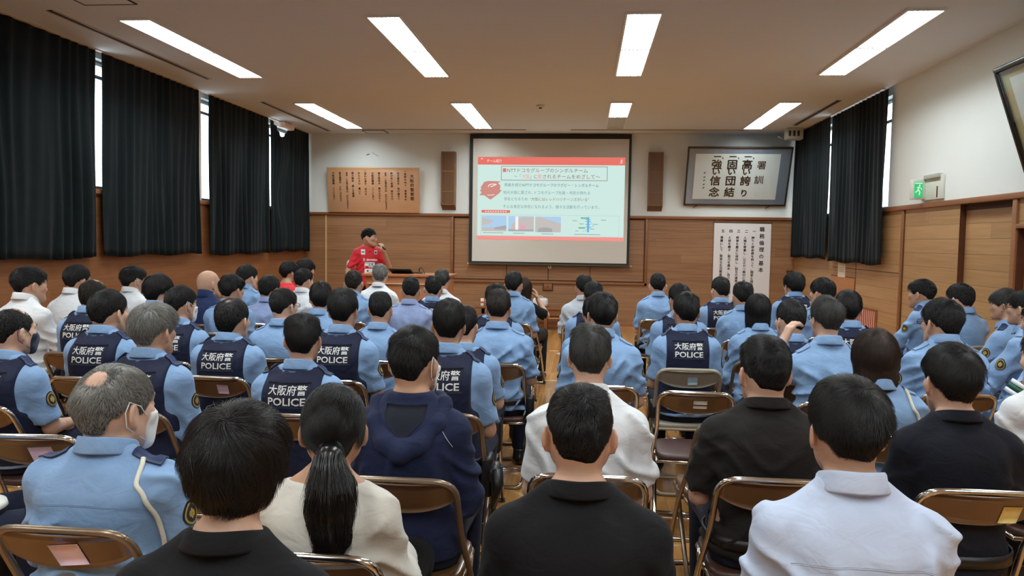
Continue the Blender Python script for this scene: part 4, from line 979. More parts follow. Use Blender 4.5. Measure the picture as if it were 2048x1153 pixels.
def hair_data(style, seed, near):
    key = (style, seed, near)
    if key in _hair: return _hair[key]
    h = HS[style]; rng = np.random.default_rng(seed + 11); zb = h['nape'] - .04
    r = .0055 if near else .009
    F = Field(axis(-.125, .125, r), axis(-.16, .135, r), axis(zb, .175, r)); X, Y, Z = F.x[:, None, None], F.y[None, :, None], F.z[None, None, :]
    ks = [(rng.normal(size=3), rng.uniform(35, 95), rng.uniform(0, 6.28)) for _ in range(7)]
    def nz(X, Y, Z):
        d = 0
        for k_, f, p in ks: k_ = k_ / np.linalg.norm(k_); d = d + np.sin(f * (k_[0] * X + k_[1] * Y + k_[2] * Z * .6) + p)
        return d / 3.2
    ear = h.get('ear', 0)
    base = cranium(X, Y, Z)
    if ear >= 2:   # hair falling down behind and over the ears
        L = -h['nape']; base = smin(base, capd(X, Y, Z, (0, -.045, 0), (0, -.055, -L + .03), .062, .052 if L < .2 else .07), .03)
    th = h['t0'] * (.35 + .65 * sstep(Z, h['nape'] + .005, h['nape'] + .05)) + (h['t1'] - h['t0']) * sstep(Z - .55 * np.maximum(np.abs(X) - .03, 0), -.03, .085) * (1 - .45 * sstep(np.abs(X), .045, .075) * (h.get('ear', 0) < 1)) + .006 * sstep(Y, .02, .09) * (h['t1'] > .012) * sstep(Z, .05, .09)
    if 'bald' in h:
        b = h['bald']; th = th - (h['t1'] + .003) * (1 - sstep(np.sqrt((X - b[0]) ** 2 + (Y - b[1]) ** 2 + (Z - b[2]) ** 2), b[3] * .1, b[3] * 2.6))
    d = base - th - h['nz'] * nz(X, Y, Z) * sstep(Z, -.07, .03)
    np_ = h['nape']
    if ear >= 2: ys_ = [-.16, -.02, .02, .045, .06, .08, .12]; zs_ = [np_, np_, np_ + .03, -.02, .04, .058, .07]
    elif ear >= 1: ys_ = [-.16, -.06, -.03, 0, .03, .045, .06, .08, .12]; zs_ = [np_, np_ + .005, -.03, -.018, -.03, -.01, .03, .045, .06]
    else: ys_ = [-.16, -.07, -.048, -.036, .008, .016, .034, .045, .06, .08, .12]; zs_ = [np_, np_ + .004, -.035, .012 - .02 * ear, .022 - .03 * ear, -.012, -.010, .022, .045, .056 - .02 * ear, .072 - .02 * ear]
    hl = np.interp(F.y, ys_, zs_)[None, :, None] + .004 * np.sin(60 * X + 3) + (ear < 1) * .045 * sstep(np.abs(X), .034, .070) * sstep(-Y, .03, .06)
    F.F = smax(d, hl - Z, .006)
    V, Fc = F.mesh(1)
    me = npmesh('hair', V, Fc)
    # strands
    n = int(h['n'] * 2.2) if near else int(h['n'] * 1.1); m = 6
    A, B, C_ = V[Fc[:, 0]], V[Fc[:, 1]], V[Fc[:, 2]]; D_ = V[Fc[:, 3]]
    ar = np.linalg.norm(np.cross(C_ - A, D_ - B), axis=1); bq = base_at(V[Fc].mean(1)); ar = ar * ((bq > .0015) + (.8 * ((bq > -.006) & (bq <= .0015)) if 'bald' in h else 0))
    f = rng.choice(len(Fc), n, p=ar / ar.sum()); u, v = rng.random(n)[:, None], rng.random(n)[:, None]
    p = (A[f] * (1 - u) + B[f] * u) * (1 - v) + (D_[f] * (1 - u) + C_[f] * u) * v
    cr = np.array((.012, -.07, .11)); pts = [p]
    ln = h['ln'] * rng.uniform(.6, 1.25, n)[:, None]; swirl = rng.normal(0, .2, n)[:, None] + .5 * np.sin(p[:, 0:1] * 55 + p[:, 2:3] * 38 + seed) * np.sin(p[:, 1:2] * 47 + 1.3 * seed)
    jit = rng.normal(0, .10, (n, 3)) + .42 * np.stack([np.sin(p @ (rng.normal(size=3) * 75) + q) for q in range(3)], 1)
    if ear < 1 and not h.get('pony'): ln = ln * (.25 + .75 * sstep(p[:, 2:3], -.02, .06)) * (1 - .5 * sstep(np.abs(p[:, 0:1]), .045, .075))
    lvar = 1 + .6 * np.sin(p @ (rng.normal(size=3) * 60))[:, None]
    for i in range(1, m):
        t = i / (m - 1); c0 = np.array((0, -.012, .02)); nr = (p - c0) / np.array((.075, .094, .1)) ** 2; nr /= np.linalg.norm(nr, axis=1)[:, None]
        if h.get('pony'): tg = np.array((0, -.125, -.02)) - p
        else: tg = p - cr
        tg = tg - nr * (tg * nr).sum(1)[:, None]; tg /= np.linalg.norm(tg, axis=1)[:, None] + 1e-6
        tg = tg + swirl * np.cross(nr, tg) + jit
        if not h.get('pony'): tg[:, 2] -= (.5 if ear < 2 else 1.2)
        tg = tg - nr * (tg * nr).sum(1)[:, None]; tg /= np.linalg.norm(tg, axis=1)[:, None] + 1e-6
        if ear >= 2: low = sstep(-.0 - p[:, 2:3], 0, .05); tg = tg * (1 - low) + np.array((0, 0, -1.0)) * low
        lf = h['lift'] * (1.2 - .9 * t) * lvar; p = p + (tg + nr * lf) * ln / (m - 1) / np.sqrt(1 + lf * lf); pts.append(p)
    S = np.stack(pts, 1).reshape(-1, 3)
    hc = bpy.data.hair_curves.new('hair_strands'); hc.add_curves([m] * n)
    hc.attributes['position'].data.foreach_set('vector', S.astype(np.float32).ravel())
    rad = np.tile(np.linspace(1, .25, m), n) * (.00045 if near else .00065)
    if 'radius' not in hc.attributes: hc.attributes.new('radius', 'FLOAT', 'POINT')
    hc.attributes['radius'].data.foreach_set('value', rad.astype(np.float32))
    _hair[key] = (me, hc); return _hair[key]
def base_at(Q):
    X, Y, Z = Q[:, 0], Q[:, 1], Q[:, 2]; return cranium(X, Y, Z)
_hm = {}
def with_mat(data, m, key):
    k_ = (id(data), m.name)
    if k_ not in _hm:
        if len(data.materials) == 0: data.materials.append(m); _hm[k_] = data
        elif data.materials[0] == m: _hm[k_] = data
        else: d = data.copy(); d.materials.clear(); d.materials.append(m); _hm[k_] = d
    return _hm[k_]

# ------------------------------------------------------------------ small head wear, shared meshes in the head's frame
def _mask_mesh():
    F = Field(axis(-.09, .09, .007), axis(-.02, .14, .007), axis(-.135, .03, .007)); X, Y, Z = F.x[:, None, None], F.y[None, :, None], F.z[None, None, :]
    d = head_sdf(X, Y, Z) - .006
    d = smin(d, ell(X, Y, Z, (0, .085, -.05), (.03, .035, .04)), .03)
    lim = np.maximum(Z - (-.004), (-.115) - Z); F.F = smax(smax(d, lim + 0 * d, .006), .036 + .25 * np.abs(Z + .055) - Y + 0 * d, .006)
    return npmesh('face_mask', *F.mesh(1))
_mask = _mask_mesh()
def mask_straps():
    b = MB()
    for q in (-1, 1):
        b.tube([(q * .064, .045, -.02), (q * .074, .015, .018), (q * .078, -.022, .036), (q * .080, -.036, .01), (q * .076, -.03, -.03), (q * .066, .01, -.06), (q * .058, .04, -.08)], .0017, 6)
    return npmesh('strap', b.V, b.F)
_strap = mask_straps()
def glasses_mesh():
    b = MB()
    for q in (-1, 1):
        b.tube([(q * .032 + .024 * math.copysign(abs(math.cos(a)) ** .6, math.cos(a)), .110 - .15 * abs(.023 * math.cos(a) * q + .0), .010 + .0135 * math.copysign(abs(math.sin(a)) ** .6, math.sin(a))) for a in np.linspace(0, 6.28, 15)[:-1]], .0022, 6, closed=True)
        b.tube([(q * .056, .105, .014), (q * .070, .085, .015), (q * .079, .03, .016), (q * .082, -.02, .02), (q * .082, -.04, .0)], .0022, 6)
    b.tube([(-.01, .112, .012), (0, .117, .015), (.01, .112, .012)], .0022, 6)
    return npmesh('glasses', b.V, b.F)
_glasses = glasses_mesh()
def lens_mesh():
    V = []; F = []
    for q in (-1, 1):
        o = len(V); V.append((q * .032, .1095, .01)); n = 14
        for a in np.linspace(0, 6.28, n + 1)[:-1]: V.append((q * .032 + .024 * math.copysign(abs(math.cos(a)) ** .6, math.cos(a)), .1085, .010 + .0135 * math.copysign(abs(math.sin(a)) ** .6, math.sin(a))))
        F += [[o, o + 1 + i, o + 1 + (i + 1) % n] for i in range(n)]
    return npmesh('lens', V, F)
_lens = lens_mesh()
def eyes_mesh():
    b = MB(); b.mat(mat('eye_white', s2l(214, 206, 200), .25)); 
    for q in (-1, 1):
        V, F = pillow((q * .031, .0798, .009), (.0115, .0115, .006), 8, 2.2); b.add(V, F, True)
    b.mat(mat('iris', s2l(28, 18, 14), .2))
    for q in (-1, 1):
        V, F = pillow((q * .031, .0888, .009), (.0052, .003, .0052), 6, 2); b.add(V, F, True)
    return npmesh('eyes', b.V, b.F, b.mats, True, b.M)
_eyes = eyes_mesh()
def brow_mesh():
    b = MB()
    for q in (-1, 1): b.tube([(q * .012, .099, .031), (q * .026, .097, .035), (q * .044, .086, .031)], [.0032, .0042, .002], 6)
    return npmesh('eyebrows', b.V, b.F)
_brows = brow_mesh()

# ------------------------------------------------------------------ cloth and skin
def CL(n, c, r=.85, sh=.12, v=.10):
    m = mat(n, c, r, spec=.25, sheen=sh, bump=(260, .25, .001), vary=(26, v)); nt = m.node_tree; b = nt.nodes['Principled BSDF']
    tc = nt.nodes.new('ShaderNodeTexCoord'); mp = nt.nodes.new('ShaderNodeMapping'); mp.inputs['Scale'].default_value = (1, 1, 1.7); nt.links.new(tc.outputs['Object'], mp.inputs[0])
    n2 = nt.nodes.new('ShaderNodeTexNoise'); n2.inputs['Scale'].default_value = 13; n2.inputs['Detail'].default_value = 2.5; n2.inputs['Distortion'].default_value = .8; nt.links.new(mp.outputs[0], n2.inputs['Vector'])
    b2 = nt.nodes.new('ShaderNodeBump'); b2.inputs['Strength'].default_value = .45; b2.inputs['Distance'].default_value = .012; nt.links.new(n2.outputs['Fac'], b2.inputs['Height'])
    old = b.inputs['Normal'].links[0].from_node; nt.links.new(b2.outputs['Normal'], old.inputs['Normal']); return m
blue_s = CL('blue_shirt', lin(.225, .365, .60)); blue_l = CL('blue_shirt_pale', lin(.30, .38, .63)); white_s = CL('white_shirt', lin(.74, .76, .80), v=.04); pale_s = CL('pale_blue_shirt', lin(.52, .60, .78), v=.04)
cream = CL('cream_blouse', lin(.66, .63, .57), v=.03); black_k = CL('black_polo', lin(.0075, .0075, .009), .9, .015); char_k = CL('charcoal_polo', lin(.015, .0125, .012), .9, .02); navy_k = CL('navy_polo', lin(.008, .0095, .016), .9, .02)
vest_m = CL('navy_vest', lin(.010, .0135, .040), .75, .03); navy_h = CL('navy_hoodie', lin(.014, .020, .060), .85, .04); navy_s = CL('navy_shirt', lin(.018, .032, .105)); red_s = CL('red_jersey', lin(.62, .022, .035), .6); grey_s = CL('grey_shirt', lin(.50, .54, .60), v=.04)
trou_n = CL('navy_trousers', lin(.010, .013, .030), .9, .03); trou_b = CL('black_trousers', lin(.009, .009, .010), .9, .02); shoe_m = mat('black_shoe', s2l(20, 20, 22), .3)
patch_m = mat('vest_patch', lin(.0085, .011, .030), .9); letter_m = mat('vest_letter', s2l(228, 228, 226), .6); epau = CL('epaulette_navy', lin(.02, .035, .10))
cord_m = mat('white_cord', s2l(226, 222, 208), .8, bump=(150, .6, .003)); gold = mat('badge_gold', s2l(168, 140, 62), .45); badge_b = mat('badge_dark', s2l(30, 34, 44), .7)
leather = mat('black_leather', s2l(18, 18, 20), .4); mask_w = CL('mask_white', lin(.80, .81, .82), v=.02); mask_d = CL('mask_navy', lin(.02, .03, .06))
frame_b = mat('glasses_frame', s2l(22, 18, 20), .3); rim_red = mat('glasses_red', s2l(90, 30, 28), .3)
def skin(name, c): 
    m = mat(name, c, .5, spec=.4, bump=(120, .12, .002), vary=(14, .08)); b = m.node_tree.nodes['Principled BSDF']
    b.inputs['Subsurface Weight'].default_value = .12; b.inputs['Subsurface Radius'].default_value = (.012, .004, .002); return m
SK = [skin('skin_a', lin(.58, .34, .235)), skin('skin_b', lin(.52, .295, .195)), skin('skin_c', lin(.63, .39, .285))]
VT = text_arrays('大阪府警', .0440, offset=.0003); VP = text_arrays('POLICE', .046, offset=.0009)
def vest_lettering(P):
    zc = P.ztop - .342
    V1 = VT[0].copy(); V1[:, 1] += zc + .004; V2 = VP[0].copy(); V2[:, 0] *= .170 / (V2[:, 0].max() - V2[:, 0].min()); V2[:, 1] += zc - .044
    n = len(V1); return np.concatenate([V1, V2]), VT[1] + [[i + n for i in f] for f in VP[1]], zc

def top_of(A, B, V, off):
    a = drape(A, 2, 1, V, off)
    if B is not None:
        d, hit = surf(B, 2, 1, V[:, 0], V[:, 1]); a[:, 2] = np.where(hit, np.maximum(a[:, 2], d + off), a[:, 2])
    return a
def put_head(o, P, parent):
    o.parent = parent; M = Matrix(P.Rh.tolist()).to_4x4()
    o.matrix_local = Matrix.Translation(tuple(P.headc)) @ M @ Matrix.Diagonal((P.hs, P.hs, P.hs, 1)); return link(o)

NEARSET = {'A1', 'A2', 'A3', 'A4', 'A5', 'A6', 'A7', 'A8', 'A9', 'B8', 'C22', 'B28', 'C3', 'C14', 'C18', 'B16'}
def person(pid, x, y, ztop, hs, kind, hair, hcol, hyaw, byaw, o, label, world_yaw=None, stand=False, setup=None):
    rng = np.random.default_rng(abs(hash_(pid))); near = pid in NEARSET; dist = math.hypot(x, y)
    res_c = .0078 if dist < 3.2 else (.0105 if dist < 5.2 else .0145); res_h = .0062 if dist < 3.4 else (.008 if dist < 6 else .010)
    rz = R(-byaw) if world_yaw is None else world_yaw
    P = Pose(ztop, hs, o.get('bw', 1.0), R(-(hyaw - byaw)) if world_yaw is None else hyaw, R(o.get('pitch', 0)), stand, bool(o.get('fem')))
    P.headc = P.headc + np.array((o.get('hx', 0), 0, 0))
    if setup: setup(P)
    fwd = np.array((-math.sin(rz), math.cos(rz))) * .004
    root = empty('person', (x - fwd[0], y - fwd[1], 0), rz); tag(root, label, 'person', 'seated audience' if not stand else None)
    sk = SK[abs(hash_(pid)) % 3]
    bo = ob('body', npmesh('body', *body(P, res_h), [sk]), root)
    # hair
    if hair != 'bald':
        me, hc = hair_data(hair, abs(hash_(pid)) % 2 if not near else 5 + abs(hash_(pid)) % 97, near)
        hm = hair_mat('hair_' + hcol, *HCOL[hcol]) if hair != 'pony' else hair_mat('hair_glossy', *HCOL['black'], rough=.27); cm_ = hair_mat('scalp_' + hcol, HCOL[hcol][0], HCOL[hcol][1], .6, .15); h = put_head(bpy.data.objects.new('hair', with_mat(me, cm_, 0)), P, root)
        st = bpy.data.objects.new('hair_strands', with_mat(hc, hm, 0)); st.parent = h; link(st)
        if hair == 'pony': ponytail(P, h, hm, rng)
    if o.get('mask') or o.get('dmask'):
        mm = mask_w if o.get('mask') else mask_d; k_ = put_head(bpy.data.objects.new('face_mask', with_mat(_mask, mm, 0)), P, root)
        s_ = bpy.data.objects.new('strap', with_mat(_strap, mm, 0)); s_.parent = k_; link(s_)
    if o.get('glasses'):
        g = put_head(bpy.data.objects.new('glasses', with_mat(_glasses, rim_red if pid == 'C18' else frame_b, 0)), P, root)
        l_ = bpy.data.objects.new('lens', with_mat(_lens, glass_mat(), 0)); l_.parent = g; link(l_)
    put_head(bpy.data.objects.new('eyes', _eyes), P, root)
    put_head(bpy.data.objects.new('eyebrows', with_mat(_brows, hair_mat('hair_black', *HCOL['black']), 0)), P, root)
    # clothes
    officer = kind in 'VBLT'
    cm = {'V': blue_s, 'B': blue_s, 'L': blue_s, 'T': blue_s, 'K': black_k, 'P': pale_s, 'C': cream, 'D': char_k, 'H': navy_h, 'W': white_s, 'N': navy_s, 'R': red_s, 'S': black_k, 'G': grey_s}[kind]
    if pid in ('B14', 'B25'): cm = blue_l
    if pid == 'A3': cm = navy_k
    sleeve = 'long' if (o.get('long') or kind in 'PCHN' or pid in ('B8', 'B9', 'C13', 'C16', 'C17', 'C18', 'C19', 'C20', 'C21', 'B12', 'B11', 'C10', 'A6', 'C14', 'C9', 'A10')) else 'short'
    if pid in ('A4',): sleeve = 'long'
    amp = .013 if kind in 'KDS' else (.008 if kind == 'V' else .022)
    SF = shirt(P, res_c, rng, sleeve, amp=amp, loose=.006 if kind in 'RHC' else 0, crew=kind in 'RCS')
    sh = ob('shirt', npmesh('shirt', *SF.mesh(1), [cm]), root)
    ck = {'K': 'polo', 'D': 'polo', 'C': 'crew', 'H': 'crew', 'R': 'crew', 'S': 'crew', 'N': 'stand'}.get(kind, 'shirt')
    cV, cF = collar_mesh(P, ck); ob('collar', npmesh('collar', cV, cF, [cm]), sh)
    if dist < 3.4 and kind in 'PWT':      # yoke seam across the shoulder blades
        V, F = grid_uv(-.165 * P.w, .165 * P.w, P.z(.925) - .0015, P.z(.925) + .0015, 40, 2); V[:, 1] += .02 * (V[:, 0] / .17) ** 2 * -1
        ob('yoke_seam', npmesh('yoke_seam', *slab(drape(SF, 1, -1, V, .0005), F, (0, -.0012, 0)), [cm]), sh)
    VFp = vest(P, res_c, np.random.default_rng(3)) if kind == 'V' else None
    if officer:
        for q in (-1, 1):
            V, F = grid_uv(.098, .182 * P.w, -.083, -.04, 8, 4); V[:, 0] *= q
            if q < 0: F = F[:, ::-1]
            base = SF
            ob('epaulette', npmesh('epaulette', *slab(top_of(base, VFp, V, .004), F, (0, 0, .004)), [epau if (pid in ('A6', 'B16', 'B21', 'C16', 'C19') or kind == 'V') else cm]), sh)
        for q in (-1, 1):
            S = P.sh[q]; el = P.arms[q][0]; c0 = S + (el - S) * .38
            V, F = grid_uv(-1, 1, -1, 1, 7, 7); rr = np.maximum(np.abs(V[:, 0]), np.abs(V[:, 1])); l_ = np.hypot(V[:, 0], V[:, 1]) + 1e-9; uu = V[:, 0] / l_ * rr; ww = V[:, 1] / l_ * rr
            Vb = np.stack([c0[1] + uu * .029, c0[2] + ww * .036, 0 * uu], 1)
            if q < 0: F = F[:, ::-1]
            bd = ob('shoulder_patch', npmesh('shoulder_patch', *slab(drape(SF, 0, q, Vb, .0015), F, (q * .002, 0, 0)), [badge_b]), sh)
            ring = []; rf = []; nn = 18
            for k_ in range(nn):
                a_ = 6.28318 * k_ / nn
                for r_ in (.72, .88, .42, .05): ring.append((c0[1] + .029 * r_ * math.cos(a_), c0[2] + .036 * r_ * math.sin(a_) * (1 if r_ > .5 else (1.0 if k_ % 3 else .55)), 0))
            for k_ in range(nn):
                b_ = (k_ + 1) % nn
                for m0 in (0, 2): rf.append([k_ * 4 + m0, k_ * 4 + m0 + 1, b_ * 4 + m0 + 1, b_ * 4 + m0])
            ob('emblem', npmesh('emblem', drape(SF, 0, q, np.array(ring), .0042), rf, [gold]), bd)
    if kind == 'T' or o.get('cord'):
        S = P.sh[1]; rp = []
        path = [(.128, -.078, P.z(1.0)), (.138, -.10, P.z(.985)), (.165, -.13, P.z(.95)), (.185, -.15, P.z(.87)), (.19, -.145, P.z(.78)), (.18, -.10, P.z(.70)), (.175, -.02, P.z(.69))]
        pts = [np.array(p_) * (P.w, 1, 1) for p_ in path]; dense = []
        for i in range(len(pts) - 1):
            for t in np.linspace(0, 1, 9)[:-1]: dense.append(pts[i] * (1 - t) + pts[i + 1] * t)
        # lay the cord on the shirt
        dense = np.array(dense); yb, hit = surf(SF, 1, -1, dense[:, 0], dense[:, 2]); use = hit & (np.arange(len(dense)) > 7) & (dense[:, 1] < -.06); dense[use, 1] = np.where(yb[use] < .05, yb[use] - .006, dense[use, 1])
        zt_, hit = surf(SF, 2, 1, dense[:, 0], dense[:, 1]); dense[~use, 2] = np.where((zt_[~use] > P.z(.8)) & (np.arange(len(dense))[~use] < 20), zt_[~use] + .006, dense[~use, 2])
        for _ in range(3): dense[1:-1] = (dense[:-2] + dense[1:-1] * 2 + dense[2:]) / 4
        b = MB().tube([tuple(p_) for p_ in dense], .0068, 10); me = npmesh('shoulder_cord', b.V, b.F, [cord_m]); ob('shoulder_cord', me, root)
    if o.get('lany'):
        b = MB().tube([(.075 * math.cos(a), -.044 + .072 * math.sin(a), P.z(1.085) - .022 - .03 * (1 + math.sin(a)) / 2) for a in np.linspace(0, 6.28, 24)[:-1]], .005, 6, closed=True); ob('lanyard', npmesh('lanyard', b.V, b.F, [badge_b]), root)
    if kind == 'V':
        VF = vest(P, res_c, rng); VF2 = VF; ve = ob('vest', npmesh('vest', *VF.mesh(1), [vest_m]), root)
        LV, LF, zc = vest_lettering(P)
        V, F = grid_uv(-.098, .098, zc - .058, zc + .052, 14, 9)
        ob('back_patch', npmesh('back_patch', *slab(drape(VF, 1, -1, V, .001), F, (0, -.0012, 0)), [patch_m]), ve)
        ob('lettering', npmesh('lettering', drape(VF, 1, -1, LV, .0042), LF, [letter_m], False), ve)
    if kind == 'H':
        HF = Field(axis(-.2, .2, .01), axis(-.27, .12, .01), axis(P.z(.80), P.z(1.12), .01))
        pts = [np.array(q) for q in ((.085, .03, P.z(1.045)), (.115, -.05, P.z(1.035)), (.105, -.13, P.z(.985)), (.06, -.185, P.z(.925)), (0, -.20, P.z(.895)), (-.06, -.185, P.z(.925)), (-.105, -.13, P.z(.985)), (-.115, -.05, P.z(1.035)), (-.085, .03, P.z(1.045)))]
        for a_, b_ in zip(pts[:-1], pts[1:]): HF.cap(a_, b_, .030, .030, .02)
        for a_, b_ in (((.06, -.15, P.z(.955)), (0, -.18, P.z(.91))), ((-.06, -.15, P.z(.955)), (0, -.18, P.z(.91)))): HF.cap(np.array(a_), np.array(b_), .026, .03, .02)
        for a_, b_ in (((.045, -.135, P.z(.995)), (0, -.15, P.z(.965))), ((-.045, -.135, P.z(.995)), (0, -.15, P.z(.965)))): HF.cap(np.array(a_), np.array(b_), .014, .014, .008)
        X, Y, Z = HF.x[:, None, None], HF.y[None, :, None], HF.z[None, None, :]; HF.F = HF.F - .010 * wrinkle(rng, 4, (18, 40))(X, Y, Z)
        V, F = grid_uv(-.07, .07, P.z(.945), P.z(1.05), 10, 8); V[:, 0] *= .15 + .85 * sstep(V[:, 1], P.z(.935), P.z(1.02)); ob('hood_lining', npmesh('hood_lining', *slab(drape(SF, 1, -1, V, .002), F, (0, -.0015, 0)), [mat('hood_lining', lin(.006, .008, .02), .9)]), sh)
        hd_ = ob('hood', npmesh('hood', *HF.mesh(1), [navy_h]), root)
        V, F = grid_uv(.05, .14, -.001, .001, 12, 2); u_ = V[:, 0].copy(); V[:, 0] = .115 + .045 * (u_ - .05) / .09; V[:, 1] += P.z(.99) - .08 * (u_ - .05) / .09
        ob('piping', npmesh('piping', *slab(drape(SF, 1, -1, V, .001), F, (0, -.002, 0)), [white_s]), sh)
    if kind == 'R' and stand: jersey_marks(P, SF, sh)
    if o.get('band'):
        S = P.sh[-1]; el = P.arms[-1][0]
        for j, mm in ((-1, 0), (0, 1), (1, 0)):
            a = S + (el - S) * (.52 + j * .09); u = (el - S) / np.linalg.norm(el - S)
            b = MB().tube([tuple(a - u * .011), tuple(a + u * .011)], .078, 20); ob('armband', npmesh('armband', b.V, b.F, [white_s if mm == 0 else mat('band_green', s2l(24, 84, 60), .7)]), sh)
    tm = trou_n if (officer or pid in ('A8', 'C25', 'A7')) else trou_b
    tr = ob('trousers', npmesh('trousers', *trousers(P, max(res_c, .014) * 1.15, rng), [tm]), root)
    if officer or kind in 'WPKD':
        b = MB(); n = 26; zb = P.z(.565)
        tz = [t for t in P.tab]; hw = np.interp(zb, [t[0] for t in tz], [t[2] for t in tz]) + .030; hd = np.interp(zb, [t[0] for t in tz], [t[3] for t in tz]) + .028; cy = np.interp(zb, [t[0] for t in tz], [t[1] for t in tz])
        V = []; F = []
        for i in range(n):
            a = 6.2832 * i / n; ca, sa = math.cos(a), math.sin(a); e = 2 / 2.35; cx_, cy_ = math.copysign(abs(ca) ** e, ca), math.copysign(abs(sa) ** e, sa)
            for r_, z_ in ((0, -.02), (.006, -.02), (.006, .02), (0, .02)): V.append(((hw + r_) * cx_, cy + (hd + r_) * cy_, zb + z_))
        for i in range(n):
            j = (i + 1) % n
            for q in range(4): F.append([i * 4 + q, j * 4 + q, j * 4 + (q + 1) % 4, i * 4 + (q + 1) % 4])
        be = ob('belt', npmesh('belt', V, F, [leather]), root)
        if officer and dist < 9:
            hb = MB().box((hw - .005, cy - .10, zb - .16), (hw + .045, cy + .02, zb + .03), .015); ob('holster', npmesh('holster', hb.V, hb.F, [leather]), be)
            hb = MB().box((-hw - .04, cy - .08, zb - .09), (-hw + .005, cy + .03, zb + .02), .012); ob('pouch', npmesh('pouch', hb.V, hb.F, [leather]), be)
        if o.get('gloves'):
            gl = MB()
            for j in range(4): gl.tube([(hw + .05 + .018 * (j % 2), cy - .02 - j * .03, zb - .02), (hw + .06 + .02 * (j % 2), cy - .03 - j * .035, zb - .10), (hw + .055, cy - .02 - j * .04, zb - .19 - .02 * (j % 3))], [.022, .018, .011], 8)
            V, F = pillow((hw + .055, cy - .06, zb - .05), (.035, .065, .05), 8, 2.5); gl.add(V, F, True)
            ob('gloves', npmesh('gloves', gl.V, gl.F, [leather]), be)
    for q in (-1, 1): ob('shoe', npmesh('shoe', *shoe(P, q), [shoe_m]), root)
    return root, P
def hash_(s):
    h = 7
    for c in s: h = (h * 131 + ord(c)) % 1000003
    return h
def ponytail(P, h, hm, rng):
    F = Field(axis(-.09, .09, .007), axis(-.24, -.05, .007), axis(-.44, .03, .007))
    pts = [((0, -.10, -.015), .026), ((0, -.145, -.03), .03), ((.006, -.165, -.09), .05), ((.004, -.165, -.16), .056), ((.010, -.165, -.23), .046), ((.0, -.165, -.29), .03), ((-.008, -.165, -.36), .008)]
    for (a, ra), (b, rb) in zip(pts[:-1], pts[1:]): F.cap(a, b, ra, rb, .02)
    X, Y, Z = F.x[:, None, None], F.y[None, :, None], F.z[None, None, :]; F.F = F.F - .004 * np.sin(130 * X + 25 * Z) * sstep(-Z, .05, .2)
    V, Fc = F.mesh(1); pt = ob('ponytail', npmesh('ponytail', V, Fc, [hm]), h)
    n = 3600; m = 7; i = rng.integers(0, len(V), n); p = V[i] + rng.normal(0, .002, (n, 3)); out = [p]; ln = rng.uniform(.05, .11, n)
    cz = np.array([q[0][2] for q in pts])[::-1]; cx = np.array([q[0][0] for q in pts])[::-1]; cyv = np.array([q[0][1] for q in pts])[::-1]; cr_ = np.array([q[1] for q in pts])[::-1]
    for j in range(1, m):
        z2 = p[:, 2] - ln / (m - 1); r0 = np.interp(p[:, 2], cz, cr_); r1 = np.interp(z2, cz, cr_); k_ = (r1 / np.maximum(r0, .004))
        q0 = np.stack([np.interp(p[:, 2], cz, cx), np.interp(p[:, 2], cz, cyv)], 1); q1 = np.stack([np.interp(z2, cz, cx), np.interp(z2, cz, cyv)], 1)
        xy = q1 + (p[:, :2] - q0) * np.clip(k_, .3, 1.4)[:, None] * 1.003 + rng.normal(0, .0012, (n, 2)); p = np.concatenate([xy, z2[:, None]], 1); out.append(p)
    S = np.stack(out, 1).reshape(-1, 3); hc = bpy.data.hair_curves.new('ponytail_strands'); hc.add_curves([m] * n)
    hc.attributes['position'].data.foreach_set('vector', S.astype(np.float32).ravel()); hc.attributes.new('radius', 'FLOAT', 'POINT') if 'radius' not in hc.attributes else None
    hc.attributes['radius'].data.foreach_set('value', (np.tile(np.linspace(1, .3, m), n) * .0006).astype(np.float32)); hc.materials.append(hm)
    s_ = bpy.data.objects.new('ponytail_strands', hc); s_.parent = h; link(s_)
    b = MB().tube([(.027 * math.cos(a), -.118 + .004 * math.sin(a), -.02 + .026 * math.sin(a)) for a in np.linspace(0, 6.28, 18)[:-1]], .006, 8, closed=True); ob('hair_tie', npmesh('hair_tie', b.V, b.F, [leather]), h)
